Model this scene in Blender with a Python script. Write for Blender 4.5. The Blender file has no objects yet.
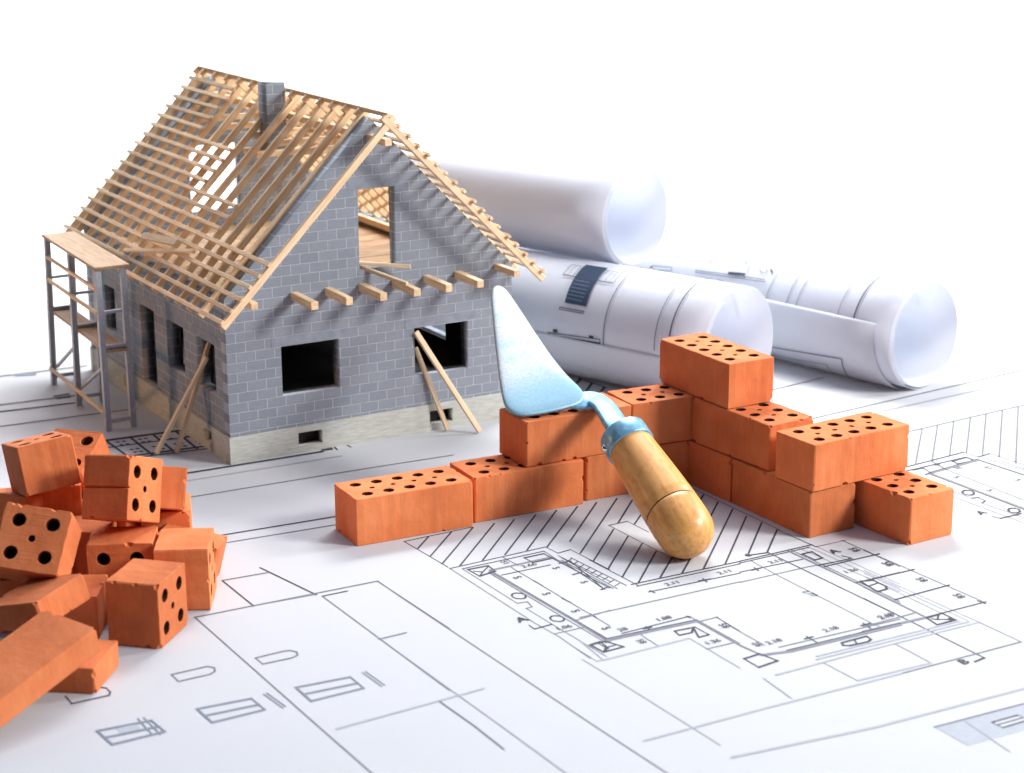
import bpy, bmesh, math, random
from mathutils import Vector, Matrix, Euler
random.seed(7)
S = bpy.context.scene
COL = S.collection
R = math.radians

# ---------------------------------------------------------------- camera
cam = bpy.data.cameras.new('camera'); cam_o = bpy.data.objects.new('camera', cam); COL.objects.link(cam_o)
cam_o.matrix_world = Matrix([(0.85258,0.14591,-0.50181,-9.46545),(-0.52256,0.22696,-0.82184,-11.04808),(-0.00603,0.96291,0.26974,5.26453),(0.00000,0.00000,0.00000,1.00000)])
cam.sensor_width = 36.0; cam.lens = 68.465; cam.clip_start = .1; cam.clip_end = 500
cam.dof.use_dof = True; cam.dof.focus_distance = 15.6; cam.dof.aperture_fstop = 1.05
S.camera = cam_o

# ---------------------------------------------------------------- world and lamps
W = bpy.data.worlds.new('World'); S.world = W; W.use_nodes = True
wt = W.node_tree; bg = wt.nodes['Background']; bg.inputs[1].default_value = 1.0
# studio surroundings: bright to the right, above and behind, dim to the front left
tc_ = wt.nodes.new('ShaderNodeTexCoord'); dt_ = wt.nodes.new('ShaderNodeVectorMath'); dt_.operation = 'DOT_PRODUCT'
dt_.inputs[1].default_value = Vector((.74, .25, .62)).normalized()
wt.links.new(tc_.outputs['Generated'], dt_.inputs[0])
mr_ = wt.nodes.new('ShaderNodeMapRange'); mr_.inputs[1].default_value = -.5; mr_.inputs[2].default_value = .9; mr_.interpolation_type = 'SMOOTHSTEP'
wt.links.new(dt_.outputs['Value'], mr_.inputs[0])
wr_ = wt.nodes.new('ShaderNodeValToRGB'); e_ = wr_.color_ramp.elements
e_[0].color = (.006, .007, .01, 1); e_[1].color = (.33, .395, .555, 1)
wt.links.new(mr_.outputs[0], wr_.inputs[0]); wt.links.new(wr_.outputs[0], bg.inputs[0])
def lamp(name, loc, target, size, power, color=(1, 1, 1), size_y=None, spread=None):
    l = bpy.data.lights.new(name, 'AREA'); l.energy = power; l.color = color; l.size = size
    if size_y: l.shape = 'RECTANGLE'; l.size_y = size_y
    if spread: l.spread = R(spread)
    o = bpy.data.objects.new(name, l); COL.objects.link(o); o.location = loc
    o.rotation_euler = (Vector(target)-Vector(loc)).to_track_quat('-Z', 'Y').to_euler()
    return o
lamp('softbox_key', (18, -2.0, 12.2), (-1, 2, .5), 4.4, 2250, (1, .98, .94))
lamp('softbox_front', (13, -15.5, 13.8), (-2, 3, .6), 5.6, 5400, (1, .985, .96))
lamp('softbox_back', (6, 12, 15), (5, 22, 3), 10, 5600, (1, 1, 1))
lamp('softbox_top', (5.5, 8.5, 9.5), (2.6, 6.0, .6), 4.5, 900, (.93, .96, 1))
lamp('warm_lamp', (-10.5, 8.6, 3.0), (-3.4, 5.6, .6), 1.2, 14, (1, .52, .24), spread=50)
S.view_settings.view_transform = 'Standard'; S.view_settings.look = 'None'
S.view_settings.exposure = 0.47; S.view_settings.gamma = 1.0

# ---------------------------------------------------------------- materials
def mat(name):
    m = bpy.data.materials.new(name); m.use_nodes = True
    nt = m.node_tree; b = nt.nodes['Principled BSDF']
    return m, nt, b
def N(nt, t, **kw):
    n = nt.nodes.new(t)
    for k, v in kw.items():
        if hasattr(n, k): setattr(n, k, v)
        else: n.inputs[k].default_value = v
    return n
def ramp(nt, fac, stops):
    r = nt.nodes.new('ShaderNodeValToRGB'); e = r.color_ramp.elements
    while len(e) < len(stops): e.new(.5)
    for i, (p, c) in enumerate(stops): e[i].position = p; e[i].color = (*c, 1)
    nt.links.new(fac, r.inputs[0]); return r.outputs[0]
def coords(nt, scale=(1, 1, 1), rand=True):
    tc = nt.nodes.new('ShaderNodeTexCoord'); mp = nt.nodes.new('ShaderNodeMapping'); mp.inputs['Scale'].default_value = scale
    nt.links.new(tc.outputs['Object'], mp.inputs[0])
    if rand:
        oi = nt.nodes.new('ShaderNodeObjectInfo'); mu = nt.nodes.new('ShaderNodeMath'); mu.operation = 'MULTIPLY'; mu.inputs[1].default_value = 37.
        nt.links.new(oi.outputs['Random'], mu.inputs[0])
        cb = nt.nodes.new('ShaderNodeCombineXYZ')
        for i in range(3): nt.links.new(mu.outputs[0], cb.inputs[i])
        nt.links.new(cb.outputs[0], mp.inputs['Location'])
    return mp.outputs[0]
def noise(nt, co, scale, detail=4, rough=.55):
    n = N(nt, 'ShaderNodeTexNoise'); n.inputs['Scale'].default_value = scale; n.inputs['Detail'].default_value = detail; n.inputs['Roughness'].default_value = rough
    nt.links.new(co, n.inputs['Vector']); return n.outputs['Fac']
def mix(nt, a, b, fac, mode='MIX'):
    m = nt.nodes.new('ShaderNodeMix'); m.data_type = 'RGBA'; m.blend_type = mode
    for inp, v in ((m.inputs[0], fac), (m.inputs[6], a), (m.inputs[7], b)):
        if hasattr(v, 'is_linked'): nt.links.new(v, inp)
        elif isinstance(v, tuple): inp.default_value = (*v, 1)
        else: inp.default_value = v
    return m.outputs[2]
def bump(nt, b, h, strength=.3, dist=.01, prev=None):
    n = nt.nodes.new('ShaderNodeBump'); n.inputs['Strength'].default_value = strength; n.inputs['Distance'].default_value = dist
    nt.links.new(h, n.inputs['Height'])
    if prev: nt.links.new(prev, n.inputs['Normal'])
    nt.links.new(n.outputs[0], b.inputs['Normal']); return n.outputs[0]

def terracotta():
    m, nt, b = mat('terracotta')
    c = coords(nt); c2 = coords(nt, (9, 9, 1.2))
    big = noise(nt, c, 2.2, 3); fine = noise(nt, c, 55, 5, .7); streak = noise(nt, c2, 4, 4, .6)
    col = ramp(nt, big, [(.3, (.56, .148, .049)), (.5, (.67, .183, .060)), (.72, (.74, .235, .088))])
    col = mix(nt, col, (.74, .27, .115), ramp(nt, streak, [(.48, (0, 0, 0)), (.75, (.28, .28, .28))]))
    spots = ramp(nt, noise(nt, c, 30, 2), [(.22, (.6, .6, .6)), (.34, (1, 1, 1))])
    col = mix(nt, col, spots, .25, 'MULTIPLY')
    oi = nt.nodes.new('ShaderNodeObjectInfo'); hs = nt.nodes.new('ShaderNodeHueSaturation')
    mr = nt.nodes.new('ShaderNodeMapRange'); mr.inputs[3].default_value = .84; mr.inputs[4].default_value = 1.12
    nt.links.new(oi.outputs['Random'], mr.inputs[0]); nt.links.new(mr.outputs[0], hs.inputs['Value']); nt.links.new(col, hs.inputs['Color'])
    nt.links.new(hs.outputs[0], b.inputs['Base Color'])
    b.inputs['Roughness'].default_value = .85; b.inputs['Specular IOR Level'].default_value = .25
    p = bump(nt, b, streak, .18, .010); p = bump(nt, b, fine, .22, .006, p); bump(nt, b, noise(nt, c, 9, 3), .35, .02, p)
    return m
def wood(name, a, b_, dark, rough=.6, scale=(1.2, 14, 14)):
    m, nt, b = mat(name)
    c = coords(nt, scale); g = noise(nt, c, 3, 5, .6)
    col = ramp(nt, g, [(.28, dark), (.45, a), (.7, b_)])
    oi = nt.nodes.new('ShaderNodeObjectInfo'); hs = nt.nodes.new('ShaderNodeHueSaturation')
    mr = nt.nodes.new('ShaderNodeMapRange'); mr.inputs[3].default_value = .82; mr.inputs[4].default_value = 1.12
    nt.links.new(oi.outputs['Random'], mr.inputs[0]); nt.links.new(mr.outputs[0], hs.inputs['Value']); nt.links.new(col, hs.inputs['Color'])
    nt.links.new(hs.outputs[0], b.inputs['Base Color']); b.inputs['Roughness'].default_value = rough
    bump(nt, b, g, .25, .006)
    return m
def blockwork(name='block_masonry', rowoff=.55, xoff=0.):
    m, nt, b = mat(name)
    tc = nt.nodes.new('ShaderNodeTexCoord'); mp = nt.nodes.new('ShaderNodeMapping'); mp.inputs['Location'].default_value = (xoff, -rowoff+.9, 0)
    nt.links.new(tc.outputs['Object'], mp.inputs[0])
    br = nt.nodes.new('ShaderNodeTexBrick'); nt.links.new(mp.outputs[0], br.inputs['Vector'])
    br.offset = .5; br.inputs['Scale'].default_value = 1; br.inputs['Brick Width'].default_value = .181; br.inputs['Row Height'].default_value = .09
    br.inputs['Mortar Size'].default_value = .0055; br.inputs['Mortar Smooth'].default_value = .3; br.inputs['Bias'].default_value = -.1
    br.inputs['Color1'].default_value = (.20, .23, .272, 1); br.inputs['Color2'].default_value = (.235, .265, .308, 1); br.inputs['Mortar'].default_value = (.39, .425, .475, 1)
    st = noise(nt, coords(nt, (5, 60, 5), False), 4, 4, .65)
    col = mix(nt, br.outputs['Color'], ramp(nt, st, [(.3, (.78, .78, .78)), (.7, (1.15, 1.15, 1.15))]), .8, 'MULTIPLY')
    nt.links.new(col, b.inputs['Base Color']); b.inputs['Roughness'].default_value = .62
    inv = nt.nodes.new('ShaderNodeMath'); inv.operation = 'SUBTRACT'; inv.inputs[0].default_value = 1; nt.links.new(br.outputs['Fac'], inv.inputs[1])
    p = bump(nt, b, inv.outputs[0], .9, .010); bump(nt, b, st, .35, .006, p)
    return m
def plain(name, colr, rough=.7, metal=0., spec=.4, nscale=20, var=.12, bstr=.15, stretch=(1, 1, 1)):
    m, nt, b = mat(name)
    c = coords(nt, stretch); n = noise(nt, c, nscale, 5, .6)
    lo = tuple(max(0, x*(1-var)) for x in colr); hi = tuple(min(1, x*(1+var)) for x in colr)
    nt.links.new(ramp(nt, n, [(.3, lo), (.7, hi)]), b.inputs['Base Color'])
    b.inputs['Roughness'].default_value = rough; b.inputs['Metallic'].default_value = metal; b.inputs['Specular IOR Level'].default_value = spec
    if bstr: bump(nt, b, n, bstr, .008)
    return m
M = {}
M['brick'] = terracotta()
M['timber'] = wood('pale_timber', (.72, .50, .29), (.84, .655, .44), (.58, .375, .20))
M['board'] = wood('floor_boards', (.40, .24, .12), (.52, .33, .18), (.27, .15, .07))
M['stick'] = wood('raw_stick', (.64, .49, .31), (.74, .60, .42), (.52, .36, .20))
M['block'] = blockwork()
M['block_side'] = blockwork('block_masonry_side', .563, .04)
M['lintel'] = plain('lintel_concrete', (.215, .243, .285), .65, nscale=14, var=.15, bstr=.25, stretch=(1, 6, 1))
M['plinth'] = plain('plinth_render', (.44, .46, .42), .8, nscale=10, var=.16, bstr=.5, stretch=(1, 5, 1))
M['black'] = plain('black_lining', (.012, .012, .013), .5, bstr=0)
M['steel'] = plain('grey_scaffold', (.42, .44, .48), .45, metal=.1, nscale=25)
M['paper'] = plain('paper', (.51, .515, .53), .75, spec=.25, nscale=1.5, var=.012, bstr=.05)
M['rollpaper'] = plain('roll_paper', (.79, .81, .86), .6, spec=.3, nscale=1.5, var=.012, bstr=.04)
M['table'] = plain('white_table', (.80, .805, .815), .8, spec=.2, nscale=1, var=.008, bstr=0)
def translucent(m, amt):
    nt = m.node_tree; b = nt.nodes['Principled BSDF']; out = nt.nodes['Material Output']
    t = nt.nodes.new('ShaderNodeBsdfTranslucent'); t.inputs[0].default_value = (.86, .885, .95, 1)
    mx = nt.nodes.new('ShaderNodeMixShader'); mx.inputs[0].default_value = amt
    nt.links.new(b.outputs[0], mx.inputs[1]); nt.links.new(t.outputs[0], mx.inputs[2]); nt.links.new(mx.outputs[0], out.inputs[0])
translucent(M['rollpaper'], .4)
INK = {'k': (.055, .058, .075), 'g': (.17, .175, .195), 'l': (.36, .37, .40), 'w': (.20, .205, .235), 's': (.20, .225, .28), 'r': (.25, .12, .12), 'b': (.39, .415, .455), 'p': (.51, .515, .53), 'n': (.028, .05, .095), 'p2': (.22, .27, .36)}
for kk, cc in INK.items(): M['ink_'+kk] = plain('ink_'+kk, cc, .75, spec=.2, bstr=0, var=.05)
def blade_metal():
    m, nt, b = mat('blue_steel_blade')
    c = coords(nt, (1, 1, 1), False); n = noise(nt, c, 42, 5, .7); n2 = noise(nt, c, 7, 3, .6)
    col = ramp(nt, n, [(.3, (.30, .36, .39)), (.5, (.42, .455, .475)), (.7, (.55, .57, .58))])
    col = mix(nt, col, (.19, .36, .46), ramp(nt, n2, [(.45, (0, 0, 0)), (.75, (.6, .6, .6))]))
    sx = nt.nodes.new('ShaderNodeSeparateXYZ'); tcc = nt.nodes.new('ShaderNodeTexCoord'); nt.links.new(tcc.outputs['Object'], sx.inputs[0])
    ad = nt.nodes.new('ShaderNodeMath'); ad.operation = 'MULTIPLY_ADD'; ad.inputs[1].default_value = .22; nt.links.new(n2, ad.inputs[0]); nt.links.new(sx.outputs['Y'], ad.inputs[2])
    lm = nt.nodes.new('ShaderNodeMapRange'); lm.inputs[1].default_value = 1.80; lm.inputs[2].default_value = 2.12; lm.inputs[3].default_value = .75; lm.inputs[4].default_value = 0; lm.interpolation_type = 'SMOOTHSTEP'
    nt.links.new(ad.outputs[0], lm.inputs[0]); col = mix(nt, col, (.16, .36, .48), lm.outputs[0])    # blue reflection painted into the colour towards the heel
    nt.links.new(col, b.inputs['Base Color']); b.inputs['Metallic'].default_value = .3; b.inputs['Roughness'].default_value = .45
    bump(nt, b, n, .25, .006); return m
M['blade'] = blade_metal()
M['tang'] = plain('blue_painted_steel', (.20, .42, .56), .32, metal=.35, nscale=18, var=.25, bstr=.12)
M['chrome'] = plain('bare_steel', (.72, .73, .74), .2, metal=1., bstr=0)
def varnish():
    m, nt, b = mat('varnished_wood')
    c = coords(nt, (9, 9, 1.1), False); g = noise(nt, c, 2.2, 5, .65); sp = noise(nt, coords(nt, (1, 1, .5), False), 26, 3, .6)
    col = ramp(nt, g, [(.2, (.50, .19, .04)), (.45, (.72, .335, .085)), (.8, (.84, .45, .13))])
    col = mix(nt, col, ramp(nt, sp, [(.3, (.6, .45, .33)), (.52, (1, 1, 1))]), .5, 'MULTIPLY')
    nt.links.new(col, b.inputs['Base Color']); b.inputs['Roughness'].default_value = .5; b.inputs['Coat Weight'].default_value = .3; b.inputs['Coat Roughness'].default_value = .22
    return m
M['varnish'] = varnish()
M['hole_shade'] = plain('painted_hole_shade', (.085, .026, .012), .9, spec=.1, nscale=40, var=.3, bstr=.3)  # shade inside the brick holes, put into the colour of their walls
M['groove'] = plain('dark_groove', (.12, .055, .018), .7, bstr=0)

# ---------------------------------------------------------------- helpers
def link(o, parent=None):
    COL.objects.link(o)
    if parent: o.parent = parent
    return o
def tag(o, label, cat, group=None):
    o['label'] = label; o['category'] = cat
    if group: o['group'] = group
    return o
def empty(name, loc=(0, 0, 0), rot=(0, 0, 0)):
    o = bpy.data.objects.new(name, None); o.location = loc; o.rotation_euler = rot; o.empty_display_size = .1
    return link(o)
def mesh_obj(name, verts, faces, m, parent=None, smooth=False):
    me = bpy.data.meshes.new(name); me.from_pydata([tuple(v) for v in verts], [], faces); me.update()
    if smooth:
        for p in me.polygons: p.use_smooth = True
    me.materials.append(m)
    return link(bpy.data.objects.new(name, me), parent)
def bm_obj(name, bm, m, parent=None, smooth=False):
    me = bpy.data.meshes.new(name); bmesh.ops.recalc_face_normals(bm, faces=bm.faces); bm.to_mesh(me); bm.free()
    if smooth:
        for p in me.polygons: p.use_smooth = True
    me.materials.append(m)
    return link(bpy.data.objects.new(name, me), parent)
def prism(name, outline, holes, depth, bevel=0., res=1):
    """flat outline with holes, extruded along its own z, returned as mesh data"""
    cu = bpy.data.curves.new(name, 'CURVE'); cu.dimensions = '2D'; cu.fill_mode = 'BOTH'
    cu.extrude = depth/2-bevel; cu.bevel_depth = bevel; cu.bevel_resolution = res; cu.offset = -bevel
    for pts in [outline]+holes:
        sp = cu.splines.new('POLY'); sp.points.add(len(pts)-1); sp.use_cyclic_u = True
        for p, q in zip(sp.points, pts): p.co = (q[0], q[1], 0, 1)
    o = bpy.data.objects.new(name, cu); COL.objects.link(o)
    bpy.context.view_layer.update()
    dg = bpy.context.evaluated_depsgraph_get()
    me = bpy.data.meshes.new_from_object(o.evaluated_get(dg), depsgraph=dg)
    bpy.data.objects.remove(o); bpy.data.curves.remove(cu)
    bm = bmesh.new(); bm.from_mesh(me); bmesh.ops.remove_doubles(bm, verts=bm.verts, dist=1e-5); bmesh.ops.recalc_face_normals(bm, faces=bm.faces); bm.to_mesh(me); bm.free()
    me.name = name; me.materials.clear()
    return me
def circle(x, y, r, n=20): return [(x+r*math.cos(2*math.pi*i/n), y+r*math.sin(2*math.pi*i/n)) for i in range(n)]
def rrect(w, h, r, n=3, step=.06, jit=0., rnd=random):
    pts = []
    for cx, cy, a0 in ((w/2-r, h/2-r, 0), (-w/2+r, h/2-r, 90), (-w/2+r, -h/2+r, 180), (w/2-r, -h/2+r, 270)):
        for i in range(n+1):
            a = R(a0+90*i/n); pts.append((cx+r*math.cos(a), cy+r*math.sin(a)))
    out = []
    for i, p in enumerate(pts):
        q = pts[(i+1) % len(pts)]; d = math.hypot(q[0]-p[0], q[1]-p[1]); k = max(1, int(d/step))
        for j in range(k):
            t = j/k; out.append((p[0]+(q[0]-p[0])*t+rnd.uniform(-jit, jit), p[1]+(q[1]-p[1])*t+rnd.uniform(-jit, jit)))
    return out
def beam(name, p0, p1, w, h, m, parent=None, up=(0, 0, 1), bev=.004):
    """squared timber from p0 to p1: w across, h along up; its own x runs along its length"""
    p0 = Vector(p0); p1 = Vector(p1); x = (p1-p0); L = x.length; x.normalize(); up = Vector(up)
    y = up.cross(x).normalized(); z = x.cross(y)
    bm = bmesh.new(); bmesh.ops.create_cube(bm, size=1)
    bmesh.ops.scale(bm, verts=bm.verts, vec=(L, w, h))
    for v in bm.verts: v.co += Vector((random.uniform(-1, 1)*.002, random.uniform(-1, 1)*.0018, random.uniform(-1, 1)*.0018))
    if bev: bmesh.ops.bevel(bm, geom=bm.edges[:], offset=bev, segments=1, affect='EDGES')
    o = bm_obj(name, bm, m, parent)
    mt = Matrix((x, y, z)).transposed().to_4x4(); mt.translation = (p0+p1)/2
    o.matrix_local = mt
    return o
def panel(name, outline, holes, thick, mt, m, parent, bevel=0.):
    me = prism(name, outline, holes, thick, bevel); me.materials.append(m)
    o = link(bpy.data.objects.new(name, me), parent); o.matrix_local = mt
    return o

# ---------------------------------------------------------------- setting
prof_ = [(-8, 0, -9.6, 9), (9, 0, -6.6, 15), (15, 0, -5.5, 22)]+[(15+7*math.sin(R(a)), 7-7*math.cos(R(a)), -5.5, 24) for a in range(6, 91, 6)]+[(22, 34, -5.5, 24)]
vs_ = [(x, y, z-.012) for y, z, xa, xb in prof_ for x in (xa, xb)]
tb = mesh_obj('backdrop', vs_, [(2*i, 2*i+1, 2*i+3, 2*i+2) for i in range(len(prof_)-1)], M['table'], None, True); tb['kind'] = 'structure'

# ---------------------------------------------------------------- blueprint sheet on the table
LINES = [('k', 0.0145, [(-2.726, 1.618), (-2.714, 0.944)]),
 ('k', 0.012, [(-2.726, 1.618), (-2.111, 1.62)]),
 ('k', 0.0145, [(-2.718, 1.418), (-2.505, 1.619)]),
 ('k', 0.0145, [(-2.716, 1.221), (-2.31, 1.606)]),
 ('k', 0.0145, [(-2.719, 1.031), (-2.109, 1.609)]),
 ('k', 0.0145, [(-2.621, 0.929), (-1.916, 1.599)]),
 ('k', 0.0145, [(-2.42, 0.934), (-1.733, 1.593)]),
 ('k', 0.0145, [(-2.214, 0.946), (-1.526, 1.597)]),
 ('k', 0.0145, [(-2.021, 0.938), (-1.323, 1.601)]),
 ('k', 0.0145, [(-1.856, 0.911), (-1.125, 1.588)]),
 ('k', 0.0145, [(-1.634, 0.925), (-0.94, 1.585)]),
 ('k', 0.0145, [(-1.711, 0.662), (-0.738, 1.58)]),
 ('k', 0.0145, [(-1.716, 0.472), (-1.187, 0.975)]),
 ('k', 0.0145, [(-1.075, 1.075), (-0.652, 1.481)]),
 ('k', 0.0145, [(-1.711, 0.279), (-1.186, 0.778)]),
 ('k', 0.0145, [(-0.978, 0.985), (-0.73, 1.208)]),
 ('k', 0.0145, [(-1.727, 0.074), (-1.185, 0.586)]),
 ('k', 0.0145, [(-1.699, -0.091), (-1.195, 0.387)]),
 ('k', 0.0145, [(-1.497, -0.087), (-1.04, 0.332)]),
 ('k', 0.0145, [(-1.302, -0.096), (-0.743, 0.414)]),
 ('k', 0.0145, [(-1.111, -0.107), (-0.099, 0.848)]),
 ('k', 0.0145, [(-0.914, -0.115), (-0.113, 0.65)]),
 ('k', 0.0145, [(-0.63, -0.035), (-0.101, 0.467)]),
 ('k', 0.0145, [(-0.479, -0.078), (-0.104, 0.269)]),
 ('k', 0.0145, [(-0.272, 1.098), (-0.076, 1.27)]),
 ('k', 0.0145, [(-0.495, 0.677), (-0.09, 1.055)]),
 ('k', 0.0145, [(-0.06, 1.527), (-0.057, 1.473), (-0.091, 0.25)]),
 ('k', 0.012, [(-0.992, 0.767), (-0.99, 1.068), (-1.17, 1.067), (-1.178, 0.356), (-1.185, 0.134)]),
 ('k', 0.012, [(-2.716, 0.916), (-1.861, 0.923), (-1.854, 0.756), (-1.73, 0.77), (-1.715, 0.253)]),
 ('k', 0.012, [(-2.64, 0.86), (-1.921, 0.851), (-1.936, 0.628)]),
 ('k', 0.02, [(-1.952, 0.758), (-1.926, -0.057)]),
 ('k', 0.012, [(-1.881, 0.713), (-1.85, 0.054)]),
 ('g', 0.012, [(-1.95, 0.717), (-2.46, 0.726)]),
 ('w', 0.035, [(-2.463, 0.72), (-1.954, 0.711)]),
 ('w', 0.035, [(-1.947, 0.722), (-1.929, 0.486)]),
 ('w', 0.04, [(-2.496, 0.711), (-2.483, -0.874)]),
 ('k', 0.012, [(-2.48, 0.739), (-2.468, -0.852)]),
 ('k', 0.012, [(-2.515, 0.692), (-2.518, -0.884)]),
 ('k', 0.012, [(-2.256, 0.903), (-2.248, 0.689)]),
 ('k', 0.012, [(-2.315, 0.692), (-2.328, -0.647)]),
 ('k', 0.012, [(-2.459, 0.591), (-2.04, 0.576)]),
 ('k', 0.02, [(-2.317, 0.369), (-2.317, 0.25)]),
 ('k', 0.02, [(-2.329, -0.033), (-2.321, -0.145)]),
 ('k', 0.02, [(-2.321, -0.388), (-2.322, -0.469)]),
 ('g', 0.012, [(-2.64, 0.86), (-2.653, 0.055), (-2.575, 0.041), (-2.599, -0.06), (-2.65, -0.062), (-2.65, -0.459), (-2.644, -1.07)]),
 ('g', 0.012, [(-2.716, 0.916), (-2.741, -0.318), (-2.729, -0.622), (-2.754, -1.046)]),
 ('k', 0.016, [(-2.796, -0.334), (-2.801, -0.413), (-2.655, -0.406)]),
 ('g', 0.012, [(-2.727, -0.559), (-2.501, -0.57)]),
 ('k', 0.016, [(-2.532, 0.132), (-2.549, 0.114), (-2.57, 0.109), (-2.589, 0.116), (-2.612, 0.141), (-2.617, 0.168), (-2.612, 0.195), (-2.598, 0.217), (-2.579, 0.229), (-2.558, 0.228), (-2.532, 0.208), (-2.522, 0.185), (-2.522, 0.157), (-2.532, 0.132)]),
 ('k', 0.016, [(-2.53, -0.374), (-2.547, -0.391), (-2.566, -0.396), (-2.585, -0.388), (-2.607, -0.364), (-2.612, -0.339), (-2.607, -0.314), (-2.594, -0.293), (-2.575, -0.282), (-2.555, -0.283), (-2.53, -0.302), (-2.52, -0.325), (-2.521, -0.351), (-2.53, -0.374)]),
 ('k', 0.02, [(-2.614, 0.824), (-2.443, 0.812), (-2.457, 0.686), (-2.608, 0.66), (-2.614, 0.824)]),
 ('k', 0.012, [(-2.595, 0.774), (-2.544, 0.722), (-2.451, 0.798)]),
 ('k', 0.012, [(-2.544, 0.722), (-2.608, 0.66)]),
 ('k', 0.018, [(-2.125, 0.808), (-1.951, 0.805), (-1.955, 0.687), (-2.123, 0.688), (-2.125, 0.808)]),
 ('g', 0.012, [(-2.478, -0.435), (-2.166, -0.41)]),
 ('k', 0.012, [(-1.95, 0.717), (-1.922, 0.54), (-1.974, -0.063)]),
 ('k', 0.016, [(-2.006, 0.315), (-1.927, 0.319)]),
 ('k', 0.016, [(-1.998, -0.048), (-1.942, -0.036)]),
 ('k', 0.016, [(-1.962, 0.566), (-1.865, 0.563)]),
 ('k', 0.018, [(-2.623, -0.849), (-2.539, -0.839), (-2.554, -0.956), (-2.618, -0.994), (-2.623, -0.849)]),
 ('w', 0.04, [(-2.488, -0.511), (-2.494, -0.85), (-1.768, -0.9), (-1.775, -1.4)]),
 ('k', 0.012, [(-2.473, -0.487), (-2.481, -0.82), (-1.751, -0.877), (-1.756, -1.375)]),
 ('k', 0.012, [(-1.73, -0.271), (-0.939, -0.327)]),
 ('k', 0.018, [(-1.707, -0.249), (-1.704, -0.313)]),
 ('k', 0.018, [(-1.292, -0.291), (-1.194, -0.305)]),
 ('k', 0.018, [(-1.239, -0.268), (-1.255, -0.341)]),
 ('k', 0.012, [(-1.731, 0.507), (-1.721, -0.12)]),
 ('k', 0.0145, [(-1.751, -0.082), (-0.787, -0.132)]),
 ('k', 0.012, [(-1.736, -0.132), (-0.82, -0.174)]),
 ('k', 0.012, [(-1.824, 0.625), (-1.794, -0.084)]),
 ('k', 0.012, [(-1.884, 0.664), (-1.887, -0.099)]),
 ('k', 0.012, [(-1.912, 0.621), (-1.911, -0.083)]),
 ('k', 0.012, [(-1.87, 0.555), (-1.973, -0.062)]),
 ('k', 0.009, [(-1.823, 0.605), (-1.89, 0.568)]),
 ('k', 0.009, [(-1.822, 0.525), (-1.887, 0.49)]),
 ('k', 0.009, [(-1.82, 0.445), (-1.884, 0.412)]),
 ('k', 0.009, [(-1.819, 0.366), (-1.882, 0.335)]),
 ('k', 0.009, [(-1.817, 0.288), (-1.879, 0.259)]),
 ('k', 0.009, [(-1.816, 0.211), (-1.877, 0.183)]),
 ('k', 0.009, [(-1.815, 0.134), (-1.874, 0.108)]),
 ('k', 0.009, [(-1.813, 0.058), (-1.872, 0.034)]),
 ('k', 0.009, [(-1.812, -0.017), (-1.869, -0.04)]),
 ('g', 0.012, [(-2.419, -0.407), (-1.047, -0.465)]),
 ('k', 0.012, [(-2.331, -0.802), (-1.755, -0.8)]),
 ('k', 0.016, [(-2.156, -0.814), (-2.098, -0.818)]),
 ('k', 0.016, [(-2.122, -0.786), (-2.132, -0.846)]),
 ('k', 0.016, [(-1.77, -0.784), (-1.771, -0.831)]),
 ('g', 0.012, [(-1.755, -0.8), (-1.759, -0.916)]),
 ('g', 0.012, [(-1.759, -0.916), (-1.596, -0.917)]),
 ('k', 0.012, [(-1.606, -0.912), (-1.621, -1.202)]),
 ('k', 0.017, [(-2.002, -0.961), (-2.018, -1.038), (-1.918, -1.047), (-1.859, -0.986), (-1.926, -1.139), (-1.839, -1.139), (-1.841, -0.98), (-2.002, -0.961)]),
 ('k', 0.017, [(-2.631, -0.853), (-2.508, -0.851), (-2.453, -0.997), (-2.621, -1.0), (-2.631, -0.853)]),
 ('k', 0.012, [(-2.567, -0.862), (-2.564, -0.943), (-2.621, -1.0)]),
 ('k', 0.012, [(-2.564, -0.943), (-2.487, -0.944)]),
 ('l', 0.018, [(-2.645, -0.748), (-2.694, -1.108), (-1.989, -1.115), (-2.005, -1.694)]),
 ('l', 0.012, [(-2.738, -0.832), (-2.741, -1.102), (-2.656, -1.107)]),
 ('l', 0.016, [(-2.806, -1.021), (-2.804, -1.433), (-2.807, -2.09), (-2.809, -2.539)]),
 ('g', 0.012, [(-2.238, -0.893), (-2.248, -1.111)]),
 ('g', 0.012, [(-2.002, -1.329), (-1.785, -1.34)]),
 ('k', 0.012, [(-0.808, -0.159), (-0.152, -0.176)]),
 ('k', 0.0145, [(-0.784, -0.128), (-0.093, -0.143)]),
 ('g', 0.012, [(-1.054, -0.474), (-0.419, -0.496), (-0.032, -0.546)]),
 ('k', 0.012, [(-0.926, -0.31), (-0.359, -0.35)]),
 ('k', 0.016, [(-0.828, -0.326), (-0.747, -0.327)]),
 ('k', 0.016, [(-0.776, -0.289), (-0.791, -0.364)]),
 ('k', 0.017, [(-0.671, -0.06), (-0.487, -0.097), (-0.508, -1.591)]),
 ('k', 0.017, [(-0.496, -1.201), (-0.528, -2.434), (-0.627, -2.448)]),
 ('g', 0.012, [(-0.709, -0.175), (-0.73, -0.51), (-0.759, -1.593), (-0.752, -1.697)]),
 ('g', 0.012, [(-1.571, -1.565), (-0.543, -1.63)]),
 ('k', 0.016, [(-1.332, -1.548), (-1.262, -1.547)]),
 ('k', 0.016, [(-1.293, -1.518), (-1.304, -1.655)]),
 ('k', 0.016, [(-0.851, -1.575), (-0.774, -1.577)]),
 ('k', 0.016, [(-0.809, -1.545), (-0.834, -1.678)]),
 ('w', 0.04, [(-1.542, -1.662), (-0.615, -1.708)]),
 ('w', 0.04, [(-0.905, -1.665), (-0.366, -1.707)]),
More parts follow.
